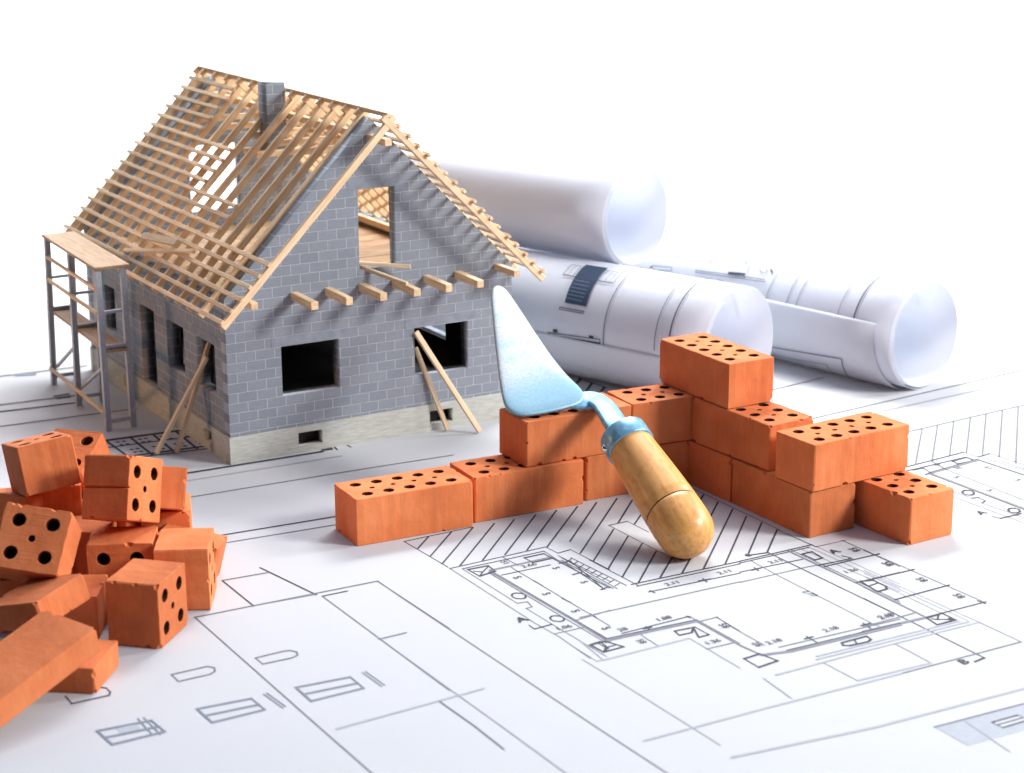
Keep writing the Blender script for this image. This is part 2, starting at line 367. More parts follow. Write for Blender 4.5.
 ('w', 0.04, [(-1.773, -1.396), (-1.752, -1.607), (-1.542, -1.662)]),
 ('k', 0.018, [(-1.891, -1.592), (-1.749, -1.583), (-1.721, -1.738), (-1.894, -1.754), (-1.891, -1.592)]),
 ('k', 0.012, [(-1.56, -1.635), (-0.595, -1.687)]),
 ('g', 0.012, [(-1.622, -1.097), (-1.627, -1.209), (-1.634, -1.493)]),
 ('w', 0.045, [(-0.334, -0.153), (-0.344, -1.411)]),
 ('w', 0.045, [(-0.347, -1.032), (-0.366, -1.707)]),
 ('k', 0.012, [(-0.303, -0.153), (-0.32, -1.385)]),
 ('k', 0.0145, [(-0.104, 0.264), (-0.096, -0.203)]),
 ('g', 0.009, [(-0.226, -0.153), (-0.189, -1.242)]),
 ('g', 0.009, [(-0.146, -0.15), (-0.141, -1.189)]),
 ('g', 0.009, [(-0.089, -0.195), (-0.088, -1.131)]),
 ('g', 0.009, [(-0.12, -0.774), (-0.118, -1.959)]),
 ('g', 0.009, [(-0.163, -0.823), (-0.163, -1.913)]),
 ('g', 0.009, [(-0.202, -0.867), (-0.227, -1.873)]),
 ('r', 0.009, [(-0.089, -0.195), (0.199, -0.208)]),
 ('k', 0.012, [(0.17, -0.186), (0.157, -0.862)]),
 ('k', 0.012, [(0.17, -0.444), (0.18, -1.718)]),
 ('k', 0.0145, [(-0.32, -0.559), (0.211, -0.572)]),
 ('k', 0.0145, [(-0.342, -0.936), (0.075, -0.952)]),
 ('k', 0.0145, [(-0.27, -0.944), (0.206, -0.962)]),
 ('k', 0.0145, [(0.061, -0.568), (0.202, -0.578)]),
 ('k', 0.0145, [(-0.323, -1.339), (0.204, -1.337)]),
 ('k', 0.012, [(-0.362, -1.703), (0.196, -1.717)]),
 ('k', 0.016, [(0.159, -1.669), (0.168, -1.746)]),
 ('k', 0.014, [(-0.057, -0.45), (-0.031, -0.527), (-0.068, -0.535), (-0.345, -0.516)]),
 ('k', 0.018, [(-0.287, -0.264), (-0.193, -0.263), (-0.211, -0.412), (-0.287, -0.412), (-0.287, -0.264)]),
 ('k', 0.02, [(-0.292, -0.931), (-0.197, -0.969), (-0.204, -1.105), (-0.233, -1.153), (-0.325, -1.156), (-0.292, -0.931)]),
 ('k', 0.014, [(-0.31, -1.038), (-0.21, -1.027)]),
 ('k', 0.018, [(-1.164, -1.734), (-0.944, -1.738), (-0.956, -1.796), (-0.999, -1.816), (-1.151, -1.799), (-1.184, -1.772), (-1.164, -1.734)]),
 ('k', 0.012, [(-1.057, -1.738), (-1.087, -1.802)]),
 ('k', 0.02, [(-0.372, -1.714), (-0.219, -1.708), (-0.225, -1.847), (-0.396, -1.849), (-0.372, -1.714)]),
 ('k', 0.012, [(-0.243, -1.703), (-0.327, -1.776), (-0.248, -1.825)]),
 ('k', 0.012, [(-0.327, -1.776), (-0.354, -1.742)]),
 ('k', 0.04, [(-0.248, -1.809), (-0.235, -1.85)]),
 ('l', 0.016, [(-1.453, -1.819), (-1.056, -1.836), (-0.218, -1.878)]),
 ('l', 0.016, [(-1.487, -1.859), (-1.092, -1.877), (-0.169, -1.92)]),
 ('l', 0.016, [(-1.876, -1.912), (-1.132, -1.923), (-0.117, -1.966)]),
 ('g', 0.012, [(-0.118, -1.959), (-0.124, -2.372), (-1.168, -2.33)]),
 ('l', 0.016, [(-1.168, -2.33), (-2.219, -2.275), (-3.161, -2.244)]),
 ('l', 0.016, [(-0.868, -1.94), (-0.884, -2.306), (-1.484, -2.262), (-1.485, -1.921)]),
 ('g', 0.012, [(-0.386, -1.602), (-0.846, -1.598)]),
 ('l', 0.016, [(-1.976, -1.908), (-2.021, -2.249)]),
 ('l', 0.02, [(-2.85, -2.703), (-1.85, -2.848), (-0.476, -2.939)]),
 ('g', 0.014, [(-1.543, -3.04), (-0.662, -3.102)]),
 ('l', 0.012, [(-1.325, -3.056), (-1.4, -3.528)]),
 ('k', 0.012, [(-1.202, -3.18), (-0.99, -3.191), (-0.99, -3.275), (-1.198, -3.269), (-1.202, -3.18)]),
 ('k', 0.01, [(-1.202, -3.223), (-0.99, -3.233)]),
 ('g', 0.014, [(-4.712, 1.048), (-3.298, 0.977), (-3.294, -0.095)]),
 ('g', 0.014, [(-3.295, 0.982), (-3.3, 0.625), (-3.304, -1.925), (-3.297, -2.642), (-3.297, -3.53)]),
 ('k', 0.02, [(-3.917, 1.701), (-3.8, 0.97)]),
 ('k', 0.02, [(-4.265, 1.605), (-4.274, 1.017)]),
 ('g', 0.014, [(-4.265, 1.605), (-3.901, 1.572)]),
 ('g', 0.012, [(-4.269, 1.027), (-3.792, 0.986)]),
 ('g', 0.014, [(-3.775, 0.926), (-3.801, -0.982)]),
 ('l', 0.016, [(-3.788, -0.281), (-3.792, -1.603), (-3.799, -2.467)]),
 ('k', 0.013, [(-3.775, 0.926), (-3.576, 0.919)]),
 ('g', 0.013, [(-3.797, 0.004), (-3.584, 0.006)]),
 ('g', 0.015, [(-4.712, 1.048), (-4.751, -1.012), (-4.766, -1.987)]),
 ('l', 0.016, [(-4.672, -1.1), (-4.224, -1.089), (-3.602, -1.072)]),
 ('g', 0.02, [(-3.938, -1.087), (-3.932, -1.514), (-3.944, -1.892)]),
 ('g', 0.013, [(-4.646, 0.165), (-4.645, 0.047), (-4.441, 0.036), (-4.387, 0.055), (-4.367, 0.108), (-4.395, 0.156), (-4.445, 0.169), (-4.646, 0.165)]),
 ('g', 0.013, [(-5.225, 0.212), (-5.228, 0.085), (-5.008, 0.081), (-4.962, 0.109), (-4.942, 0.165), (-4.975, 0.209), (-5.225, 0.212)]),
 ('k', 0.014, [(-5.929, 0.264), (-5.932, 0.127), (-5.687, 0.121), (-5.663, 0.166), (-5.664, 0.238), (-5.696, 0.276)]),
 ('s', 0.02, [(-4.62, -0.41), (-4.248, -0.451), (-4.253, -0.653), (-4.627, -0.65), (-4.62, -0.41)]),
 ('s', 0.02, [(-4.622, -0.532), (-4.25, -0.563)]),
 ('s', 0.03, [(-4.62, -0.41), (-4.627, -0.65)]),
 ('s', 0.014, [(-4.148, -0.429), (-4.142, -0.695)]),
 ('s', 0.014, [(-4.123, -0.422), (-4.117, -0.687)]),
 ('s', 0.02, [(-5.289, -0.371), (-4.934, -0.41), (-4.93, -0.608), (-5.286, -0.605), (-5.289, -0.371)]),
 ('s', 0.02, [(-5.286, -0.49), (-4.931, -0.52)]),
 ('s', 0.03, [(-5.289, -0.371), (-5.286, -0.605)]),
 ('s', 0.014, [(-4.84, -0.389), (-4.823, -0.649)]),
 ('s', 0.014, [(-4.816, -0.382), (-4.8, -0.641)]),
 ('s', 0.022, [(-5.934, -0.337), (-5.595, -0.375), (-5.583, -0.568), (-5.922, -0.566), (-5.934, -0.337)]),
 ('s', 0.022, [(-5.927, -0.453), (-5.588, -0.482)]),
 ('s', 0.03, [(-5.934, -0.337), (-5.922, -0.566)]),
 ('s', 0.014, [(-5.657, -0.3), (-5.663, -0.472), (-5.663, -0.571)]),
 ('s', 0.014, [(-5.621, -0.306), (-5.621, -0.498), (-5.621, -0.597)]),
 ('k', 0.018, [(-4.694, 2.561), (-3.919, 2.519), (-2.942, 2.432), (-2.57, 2.411)]),
 ('g', 0.012, [(-4.613, 2.359), (-3.898, 2.337), (-3.03, 2.255), (-2.666, 2.228)]),
 ('g', 0.013, [(-4.488, 3.558), (-3.719, 3.517), (-2.189, 3.418), (-1.3, 3.341)]),
 ('l', 0.014, [(-3.998, 3.955), (-3.581, 3.937), (-2.147, 3.856)]),
 ('k', 0.03, [(-3.711, 4.146), (-3.694, 4.145)]),
 ('k', 0.03, [(-3.68, 4.144), (-3.663, 4.143)]),
 ('k', 0.03, [(-3.649, 4.142), (-3.632, 4.141)]),
 ('k', 0.03, [(-3.618, 4.14), (-3.6, 4.139)]),
 ('k', 0.03, [(-3.586, 4.139), (-3.569, 4.138)]),
 ('k', 0.03, [(-3.555, 4.137), (-3.538, 4.136)]),
 ('k', 0.03, [(-3.523, 4.135), (-3.506, 4.134)]),
 ('k', 0.03, [(-3.492, 4.133), (-3.475, 4.132)]),
 ('k', 0.03, [(-3.46, 4.131), (-3.443, 4.13)]),
 ('k', 0.03, [(-3.429, 4.129), (-3.411, 4.128)]),
 ('k', 0.03, [(-3.397, 4.128), (-3.38, 4.127)]),
 ('k', 0.03, [(-3.365, 4.126), (-3.348, 4.125)]),
 ('k', 0.03, [(-3.334, 4.124), (-3.316, 4.123)]),
 ('k', 0.03, [(-3.302, 4.122), (-3.284, 4.121)]),
 ('k', 0.03, [(-3.27, 4.12), (-3.252, 4.119)]),
 ('k', 0.03, [(-3.238, 4.118), (-3.22, 4.117)]),
 ('k', 0.03, [(-3.206, 4.117), (-3.188, 4.116)]),
 ('k', 0.03, [(-3.174, 4.115), (-3.156, 4.114)]),
 ('k', 0.03, [(-3.142, 4.113), (-3.124, 4.112)]),
 ('k', 0.03, [(-3.11, 4.111), (-3.092, 4.11)]),
 ('k', 0.03, [(-3.078, 4.109), (-3.06, 4.108)]),
 ('k', 0.03, [(-3.045, 4.107), (-3.028, 4.106)]),
 ('k', 0.03, [(-3.013, 4.106), (-2.995, 4.104)]),
 ('k', 0.03, [(-2.981, 4.104), (-2.963, 4.103)]),
 ('k', 0.03, [(-2.948, 4.102), (-2.93, 4.101)]),
 ('k', 0.03, [(-2.916, 4.1), (-2.898, 4.099)]),
 ('k', 0.03, [(-2.883, 4.098), (-2.865, 4.097)]),
 ('k', 0.03, [(-2.851, 4.096), (-2.833, 4.095)]),
 ('k', 0.03, [(-2.818, 4.094), (-2.8, 4.093)]),
 ('k', 0.03, [(-2.785, 4.092), (-2.767, 4.091)]),
 ('k', 0.03, [(-2.753, 4.091), (-2.734, 4.089)]),
 ('k', 0.03, [(-2.72, 4.089), (-2.702, 4.088)]),
 ('k', 0.03, [(-2.687, 4.087), (-2.669, 4.086)]),
 ('k', 0.03, [(-2.654, 4.085), (-2.636, 4.084)]),
 ('k', 0.03, [(-2.621, 4.083), (-2.603, 4.082)]),
 ('k', 0.03, [(-2.588, 4.081), (-2.57, 4.08)]),
 ('k', 0.03, [(-2.555, 4.079), (-2.537, 4.078)]),
 ('k', 0.03, [(-2.522, 4.077), (-2.503, 4.076)]),
 ('k', 0.03, [(-2.488, 4.075), (-2.47, 4.074)]),
 ('k', 0.03, [(-2.455, 4.073), (-2.437, 4.072)]),
 ('k', 0.03, [(-2.422, 4.071), (-2.403, 4.07)]),
 ('k', 0.03, [(-2.388, 4.07), (-2.37, 4.068)]),
 ('k', 0.03, [(-2.355, 4.068), (-2.337, 4.067)]),
 ('k', 0.03, [(-2.321, 4.066), (-2.303, 4.065)]),
 ('k', 0.03, [(-2.288, 4.064), (-2.269, 4.063)]),
 ('k', 0.03, [(-2.254, 4.062), (-2.236, 4.061)]),
 ('k', 0.05, [(-2.2, 4.109), (-2.139, 4.098)]),
 ('k', 0.016, [(-2.084, 4.118), (-2.099, 4.03)]),
 ('k', 0.016, [(-1.961, 4.109), (-1.958, 4.037)]),
 ('g', 0.03, [(-3.976, 8.167), (-3.01, 8.077)]),
 ('s', 0.06, [(-3.73, 8.108), (-3.584, 8.05)]),
 ('g', 0.03, [(-4.223, 7.115), (-3.46, 7.038)]),
 ('k', 0.03, [(-4.295, 6.881), (-3.588, 6.788)]),
 ('g', 0.02, [(-4.445, 6.399), (-3.464, 6.309), (-3.146, 6.263)]),
 ('k', 0.03, [(-3.669, 7.129), (-3.53, 7.125)]),
 ('k', 0.03, [(-3.672, 7.032), (-3.558, 7.017)]),
 ('k', 0.04, [(-3.874, 5.441), (-3.053, 5.358), (-2.734, 5.325)]),
 ('k', 0.02, [(-3.881, 5.22), (-3.055, 5.118)]),
 ('k', 0.03, [(-3.931, 4.883), (-2.973, 4.766)]),
 ('k', 0.04, [(-3.764, 5.413), (-3.764, 4.891)]),
 ('k', 0.04, [(-3.538, 5.413), (-3.565, 4.764)]),
 ('k', 0.04, [(-3.329, 5.388), (-3.363, 4.737)]),
 ('k', 0.04, [(-3.111, 5.358), (-3.154, 4.742)]),
 ('k', 0.04, [(-2.906, 5.338), (-2.953, 4.859)]),
 ('k', 0.03, [(-3.691, 5.331), (-3.68, 5.317)]),
 ('k', 0.03, [(-3.637, 5.325), (-3.626, 5.311)]),
 ('k', 0.03, [(-3.694, 5.234), (-3.683, 5.219)]),
 ('k', 0.03, [(-3.64, 5.228), (-3.629, 5.213)]),
 ('k', 0.03, [(-3.667, 5.049), (-3.656, 5.035)]),
 ('k', 0.03, [(-3.614, 5.043), (-3.603, 5.028)]),
 ('k', 0.03, [(-3.67, 4.954), (-3.659, 4.94)]),
 ('k', 0.03, [(-3.617, 4.948), (-3.606, 4.933)]),
 ('k', 0.03, [(-3.491, 5.303), (-3.48, 5.289)]),
 ('k', 0.03, [(-3.437, 5.297), (-3.426, 5.283)]),
 ('k', 0.03, [(-3.495, 5.206), (-3.484, 5.191)]),
 ('k', 0.03, [(-3.441, 5.2), (-3.43, 5.185)]),
 ('k', 0.03, [(-3.47, 5.02), (-3.459, 5.006)]),
 ('k', 0.03, [(-3.416, 5.014), (-3.405, 5.0)]),
 ('k', 0.03, [(-3.474, 4.925), (-3.463, 4.911)]),
 ('k', 0.03, [(-3.42, 4.919), (-3.409, 4.904)]),
 ('k', 0.03, [(-3.29, 5.275), (-3.279, 5.261)]),
 ('k', 0.03, [(-3.235, 5.269), (-3.224, 5.255)]),
 ('k', 0.03, [(-3.295, 5.177), (-3.283, 5.163)]),
 ('k', 0.03, [(-3.24, 5.171), (-3.229, 5.157)]),
 ('k', 0.03, [(-3.271, 4.991), (-3.26, 4.977)]),
 ('k', 0.03, [(-3.217, 4.985), (-3.205, 4.971)]),
 ('k', 0.03, [(-3.276, 4.896), (-3.264, 4.882)]),
 ('k', 0.03, [(-3.222, 4.889), (-3.21, 4.875)]),
 ('k', 0.03, [(-3.087, 5.247), (-3.075, 5.233)]),
 ('k', 0.03, [(-3.031, 5.241), (-3.02, 5.226)]),
 ('k', 0.03, [(-3.092, 5.149), (-3.081, 5.134)]),
 ('k', 0.03, [(-3.037, 5.143), (-3.026, 5.128)]),
 ('k', 0.03, [(-3.07, 4.962), (-3.059, 4.948)]),
 ('k', 0.03, [(-3.015, 4.956), (-3.004, 4.941)]),
 ('k', 0.03, [(-3.076, 4.866), (-3.065, 4.852)]),
 ('k', 0.03, [(-3.021, 4.86), (-3.01, 4.846)]),
 ('k', 0.03, [(-2.881, 5.219), (-2.87, 5.204)]),
 ('k', 0.03, [(-2.826, 5.212), (-2.814, 5.198)]),
 ('k', 0.03, [(-2.888, 5.12), (-2.877, 5.106)]),
 ('k', 0.03, [(-2.833, 5.114), (-2.821, 5.099)]),
 ('k', 0.03, [(-2.867, 4.933), (-2.856, 4.918)]),
 ('k', 0.03, [(-2.812, 4.926), (-2.801, 4.912)]),
 ('k', 0.03, [(-2.874, 4.837), (-2.863, 4.822)]),
 ('k', 0.03, [(-2.819, 4.83), (-2.808, 4.816)]),
 ('k', 0.02, [(-3.814, 4.808), (-3.009, 4.683)]),
 ('g', 0.014, [(1.421, 2.459), (2.104, 2.496), (5.081, 2.682), (5.728, 2.719)]),
 ('l', 0.014, [(2.752, 2.326), (4.792, 2.4), (5.399, 2.411)]),
 ('g', 0.012, [(2.467, 1.682), (2.64, 1.696), (4.128, 1.752), (4.717, 1.771)]),
 ('g', 0.0105, [(1.992, 0.949), (2.759, 1.692)]),
 ('g', 0.0105, [(2.195, 0.957), (2.975, 1.716)]),
 ('g', 0.0105, [(2.385, 0.942), (3.195, 1.732)]),
 ('g', 0.0105, [(2.585, 0.938), (3.421, 1.745)]),
 ('g', 0.0105, [(2.664, 0.821), (3.62, 1.741)]),
 ('g', 0.0105, [(2.738, 0.692), (3.837, 1.745)]),
 ('g', 0.0105, [(2.726, 0.48), (4.04, 1.74)]),
 ('g', 0.0105, [(2.774, 0.33), (4.277, 1.754)]),
 ('l', 0.014, [(4.843, 3.657), (5.104, 3.69), (6.129, 3.704), (6.697, 3.716)]),
 ('g', 0.014, [(2.265, 3.464), (3.15, 3.558)]),
 ('k', 0.012, [(1.757, 0.922), (1.9, 0.922), (2.571, 0.962), (2.583, 0.788), (2.737, 0.808), (2.761, 0.418), (2.783, 0.154)]),
 ('k', 0.012, [(1.755, 0.833), (1.859, 0.834), (2.492, 0.846), (2.488, 0.708)]),
 ('k', 0.016, [(2.307, 0.824), (2.486, 0.84), (2.482, 0.735), (2.292, 0.741), (2.307, 0.824)]),
 ('w', 0.035, [(1.894, 0.677), (2.527, 0.73)]),
 ('k', 0.012, [(1.908, 0.691), (2.546, 0.75)]),
 ('w', 0.04, [(1.894, 0.677), (1.897, -0.425), (1.893, -0.621)]),
 ('k', 0.012, [(1.917, 0.684), (1.921, -0.401)]),
 ('w', 0.04, [(2.527, 0.73), (2.551, 0.213), (2.562, -0.057)]),
 ('k', 0.012, [(2.6, 0.754), (2.648, 0.308)]),
 ('k', 0.012, [(2.67, 0.592), (2.684, 0.217)]),
 ('k', 0.012, [(2.093, 0.685), (2.06, -0.265)]),
 ('k', 0.012, [(2.155, 0.921), (2.093, 0.685)]),
 ('k', 0.012, [(1.846, 0.82), (1.955, 0.818), (1.922, 0.681), (1.839, 0.668)]),
 ('k', 0.016, [(1.843, 0.085), (1.82, 0.068), (1.796, 0.063), (1.777, 0.071), (1.758, 0.095), (1.759, 0.121), (1.771, 0.147), (1.792, 0.168), (1.816, 0.179), (1.838, 0.178), (1.863, 0.159), (1.867, 0.136), (1.86, 0.109), (1.843, 0.085)]),
 ('k', 0.016, [(1.836, -0.442), (1.813, -0.457), (1.79, -0.462), (1.772, -0.454), (1.753, -0.431), (1.754, -0.407), (1.766, -0.382), (1.786, -0.363), (1.809, -0.352), (1.831, -0.354), (1.855, -0.373), (1.859, -0.394), (1.852, -0.419), (1.836, -0.442)]),
 ('k', 0.012, [(1.732, 0.257), (1.724, 0.199), (1.735, 0.003), (1.796, -0.014), (1.781, -0.108), (1.72, -0.131), (1.734, -0.401), (1.74, -0.621)]),
 ('k', 0.012, [(1.638, 0.159), (1.635, 0.098), (1.647, -0.668)]),
 ('k', 0.014, [(1.553, -0.415), (1.573, -0.486), (1.797, -0.491)]),
 ('k', 0.02, [(1.064, 4.913), (1.087, 4.435)]),
 ('k', 0.02, [(1.065, 4.86), (0.927, 4.726)]),
 ('k', 0.02, [(1.061, 4.65), (0.843, 4.428)]),
 ('k', 0.02, [(1.084, 4.452), (0.965, 4.349)]),
 ('k', 0.02, [(1.023, 5.048), (0.86, 4.885)])]
FILLS = [('b', [(-1.543, -3.04), (-0.662, -3.102), (-0.696, -3.384), (-1.555, -3.336)]), ('p', [(-1.202, -3.18), (-0.99, -3.191), (-0.99, -3.275), (-1.198, -3.269)]), ('b', [(-5.823, -0.346), (-5.692, -0.344), (-5.694, -0.452), (-5.824, -0.453)])]
TEXTS = [('A', -2.829, -0.263, 'A2', 0.17), ('1.06', -2.679, -0.524, 'A', 0.1), ('5', -2.415, 0.507, 'B', 0.12), ('5', -2.409, 0.115, 'B', 0.12), ('5', -2.411, -0.272, 'B', 0.12), ('5', -2.404, -0.648, 'B', 0.12), ('5', -2.065, 0.514, 'B', 0.11), ('5', -2.046, 0.16, 'B', 0.11), ('2.66', -2.244, 0.628, 'A', 0.1), ('51', -2.325, 0.836, 'B', 0.1), ('2.11', -1.548, -0.251, 'A', 0.1), ('2.11', -1.083, -0.273, 'A', 0.1), ('1.88', -1.999, -0.764, 'A', 0.1), ('28', -2.326, -0.772, 'A', 0.1), ('58', -1.683, -1.031, 'B', 0.11), ('58', -2.324, -0.951, 'B', 0.1), ('1.36', -1.958, -1.278, 'A', 0.1), ('2.11', -0.622, -0.301, 'A', 0.1), ('B', -0.724, -2.447, 'A', 0.15), ('B', -0.671, -0.089, 'A', 0.11), ('2.77', -0.79, -0.861, 'B', 0.1), ('2.18', -1.135, -1.537, 'A', 0.1), ('2.18', -0.661, -1.572, 'A', 0.1), ('2.18', -1.604, -1.497, 'A', 0.1), ('28', -1.69, -1.411, 'B', 0.1), ('A', -0.086, -0.392, 'A2', 0.16), ('58', 0.08, -0.364, 'B', 0.12), ('58', 0.088, -0.728, 'B', 0.12), ('58', 0.088, -0.731, 'B', 0.12), ('58', 0.078, -1.108, 'B', 0.12), ('58', 0.082, -1.489, 'B', 0.12), ('1.36', -0.278, -0.759, 'A', 0.1), ('2.18', -0.649, -1.555, 'A', 0.1), ('5', 2.092, 0.845, 'B', 0.12), ('5', 1.991, 0.495, 'B', 0.12), ('5', 1.976, 0.089, 'B', 0.12), ('51', 2.403, 0.555, 'B', 0.11), ('5', 2.38, 0.159, 'B', 0.11), ('36', 2.178, 0.631, 'A', 0.1), ('A', 1.503, -0.343, 'A2', 0.16)]
acc = {}
zc = [.0015]
def strip(pts, w0, sh):
    v, f = acc.setdefault(sh, ([], []))
    zc[0] += 8e-6
    for a, b in zip(pts, pts[1:]):
        dx, dy = b[0]-a[0], b[1]-a[1]; L = math.hypot(dx, dy)
        if L < 1e-6: continue
        far = max(0, (a[1]+b[1])/2+(a[0]+b[0])*.3)
        w = w0*(.50+.70*abs(dx)/L)*(1+.07*far)*(.72 if sh == 'w' else 1)
        nx, ny = -dy/L*w/2, dx/L*w/2; ex, ey = dx/L*w*.3, dy/L*w*.3; i = len(v); zc[0] += 1e-6
        v += [(a[0]-ex+nx, a[1]-ey+ny, zc[0]), (a[0]-ex-nx, a[1]-ey-ny, zc[0]), (b[0]+ex-nx, b[1]+ey-ny, zc[0]), (b[0]+ex+nx, b[1]+ey+ny, zc[0])]; f.append((i, i+1, i+2, i+3))
for sh, pts in FILLS:
    v, f = acc.setdefault(sh, ([], [])); zc[0] += 4e-5; i = len(v); v += [(p[0], p[1], zc[0]) for p in pts]; f.append(tuple(range(i, i+len(pts))))
for sh, w, pts in LINES: strip(pts, w, sh)
def text_mesh(t, size):
    cu = bpy.data.curves.new('t', 'FONT'); cu.body = t; cu.size = size; cu.resolution_u = 2; cu.offset = size*.012
    o = bpy.data.objects.new('t', cu); COL.objects.link(o); bpy.context.view_layer.update()
    dg = bpy.context.evaluated_depsgraph_get(); me = bpy.data.meshes.new_from_object(o.evaluated_get(dg), depsgraph=dg)
    vs = [tuple(v.co) for v in me.vertices]; fs = [tuple(p.vertices) for p in me.polygons]
    bpy.data.objects.remove(o); bpy.data.curves.remove(cu); bpy.data.meshes.remove(me)
    return vs, fs
for t, x, y, d, s in TEXTS:
    vs, fs = text_mesh(t, s*.74); v, f = acc.setdefault('k', ([], [])); i = len(v); zc[0] += 2e-5
    a = {'A': 0., 'A2': .0, 'B': -math.pi/2}[d]; ca, sa = math.cos(a), math.sin(a)
    v += [(x+p[0]*ca-p[1]*sa, y+p[0]*sa+p[1]*ca, zc[0]) for p in vs]; f += [tuple(i+k for k in q) for q in fs]
def multi_mesh(o, acc):
    """adds the printed marks to the paper's own mesh, one material slot for each ink"""
    me = o.data; bm = bmesh.new(); bm.from_mesh(me)
    for sh, (v, f) in acc.items():
        me.materials.append(M['ink_'+sh]); k = len(me.materials)-1
        vv = [bm.verts.new(p) for p in v]
        for q in f:
            fc_ = bm.faces.new([vv[t] for t in q]); fc_.material_index = k
    bm.to_mesh(me); bm.free()
bp_ = mesh_obj('blueprint', [(-7.7, -6.5, -.006), (9, -6.5, -.006), (9, 11, -.006), (-7.7, 11, -.006), (-7.7, -6.5, 0), (9, -6.5, 0), (9, 11, 0), (-7.7, 11, 0)],
                 [(4, 5, 6, 7), (3, 2, 1, 0), (0, 1, 5, 4), (1, 2, 6, 5), (2, 3, 7, 6), (3, 0, 4, 7)], M['paper'])
tag(bp_, 'big white blueprint sheet with floor plans spread flat over the table', 'blueprint')
multi_mesh(bp_, acc)

# ---------------------------------------------------------------- bricks
def holes_full(r=.044, r2=.021, dx=.18, dy=.122):
    h = [circle(-.36+dx*i, s*dy, r) for i in range(5) for s in (-1, 1)]
    return h+[circle(-.27+dx*i, 0, r2, 14) for i in range(4)]
def holes_half(r=.047, r2=.024, d=.118):
    return [circle(a*d, b*d, r) for a in (-1, 1) for b in (-1, 1)]+[circle(0, 0, r2, 14)]
def chip(me, l, w, h):
    """knocks small bites off the edges and corners"""
    bm = bmesh.new()
    for k in range(random.randint(9, 13)):
        d = [random.choice((-1, 1))*l/2, random.choice((-1, 1))*w/2, random.choice((-1, 1))*h/2]
        r_ = random.uniform(.012, .026)
        if k > 2: i = random.choice((0, 0, 1, 2)); d[i] *= random.uniform(-1, 1)
        else: r_ *= 1.25
        c_ = Vector(d)*1.0; c_ += c_.normalized()*r_*.25
        e = bmesh.ops.create_icosphere(bm, subdivisions=2, radius=1)['verts']
        sx = [random.uniform(.7, 1.7)*r_ for _ in range(3)]; q = Euler([random.uniform(0, 6) for _ in range(3)]).to_matrix()
        for v in e: v.co = c_+q @ Vector([v.co[i]*sx[i]*random.uniform(.86, 1.12) for i in range(3)])
    cm = bpy.data.meshes.new('chips'); bm.to_mesh(cm); bm.free()
    a = bpy.data.objects.new('a', me); b = bpy.data.objects.new('b', cm); COL.objects.link(a); COL.objects.link(b)
    md = a.modifiers.new('x', 'BOOLEAN'); md.operation = 'DIFFERENCE'; md.object = b; md.solver = 'EXACT'; md.use_self = True
    bpy.context.view_layer.update(); dg = bpy.context.evaluated_depsgraph_get()
    out = bpy.data.meshes.new_from_object(a.evaluated_get(dg), depsgraph=dg)
    bpy.data.objects.remove(a); bpy.data.objects.remove(b); bpy.data.meshes.remove(cm)
    out.name = 'brick'
    for p in out.polygons: p.use_smooth = False
    return out
def brick_mesh(l, w, h, holes, axis='z', groove=False, jit=.0022):
    """brick l x w x h along its own x, y, z, the holes run along axis"""
    if axis == 'z': a, b, d = l, w, h
    elif axis == 'x': a, b, d = w, h, l
    else: a, b, d = l, h, w
    ol = rrect(a, b, .013, 3, .05, jit)
    if groove:
        i = min(range(len(ol)), key=lambda k: abs(ol[k][1])+(0 if ol[k][0] < 0 else 9))
        q = ol[i]; up = -1 if ol[i-1][1] < q[1] else 1
        ol[i:i+1] = [(-a/2, .012), (-a/2+.02, .004), (-a/2+.02, -.004), (-a/2, -.012)]
    hs = [[(p[0]*1, p[1]) for p in hh] for hh in holes]
    me = prism('brick', ol, hs, d, .006, 2)
    me.materials.append(M['brick']); me.materials.append(M['hole_shade'])
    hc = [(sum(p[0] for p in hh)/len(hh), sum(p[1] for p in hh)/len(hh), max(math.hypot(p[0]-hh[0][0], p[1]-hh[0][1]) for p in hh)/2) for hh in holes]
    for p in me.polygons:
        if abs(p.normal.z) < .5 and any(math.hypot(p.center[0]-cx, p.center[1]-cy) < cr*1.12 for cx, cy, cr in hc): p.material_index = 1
    for v in me.vertices:
        x, y, z = v.co
        v.co = {'z': (x, y, z), 'x': (z, x, y), 'y': (x, -z, y)}[axis]
        v.co += Vector([random.uniform(-.0012, .0012) for _ in range(3)])
    if axis == 'y' or axis == 'x':
        bm = bmesh.new(); bm.from_mesh(me); bmesh.ops.recalc_face_normals(bm, faces=bm.faces); bm.to_mesh(me); bm.free()
    me = chip(me, l, w, h)
    return me
BW, BH = .4615, .3796
def put_brick(label, loc, rot, me, group):
    o = link(bpy.data.objects.new('brick', me)); o.location = loc; o.rotation_mode = 'XYZ'
    if len(rot) == 3:
        v = Vector(rot); o.rotation_euler = Matrix.Rotation(v.length, 3, v.normalized()).to_euler() if v.length > 1e-9 else (0, 0, 0)
    else: o.rotation_euler = (0, 0, rot[0])
    tag(o, label, 'brick', group)
    return o
z0 = BH/2+.001; z1 = z0+BH+.006; z2 = z1+BH+.006
GW = 'bricks laid in the stepped corner wall'
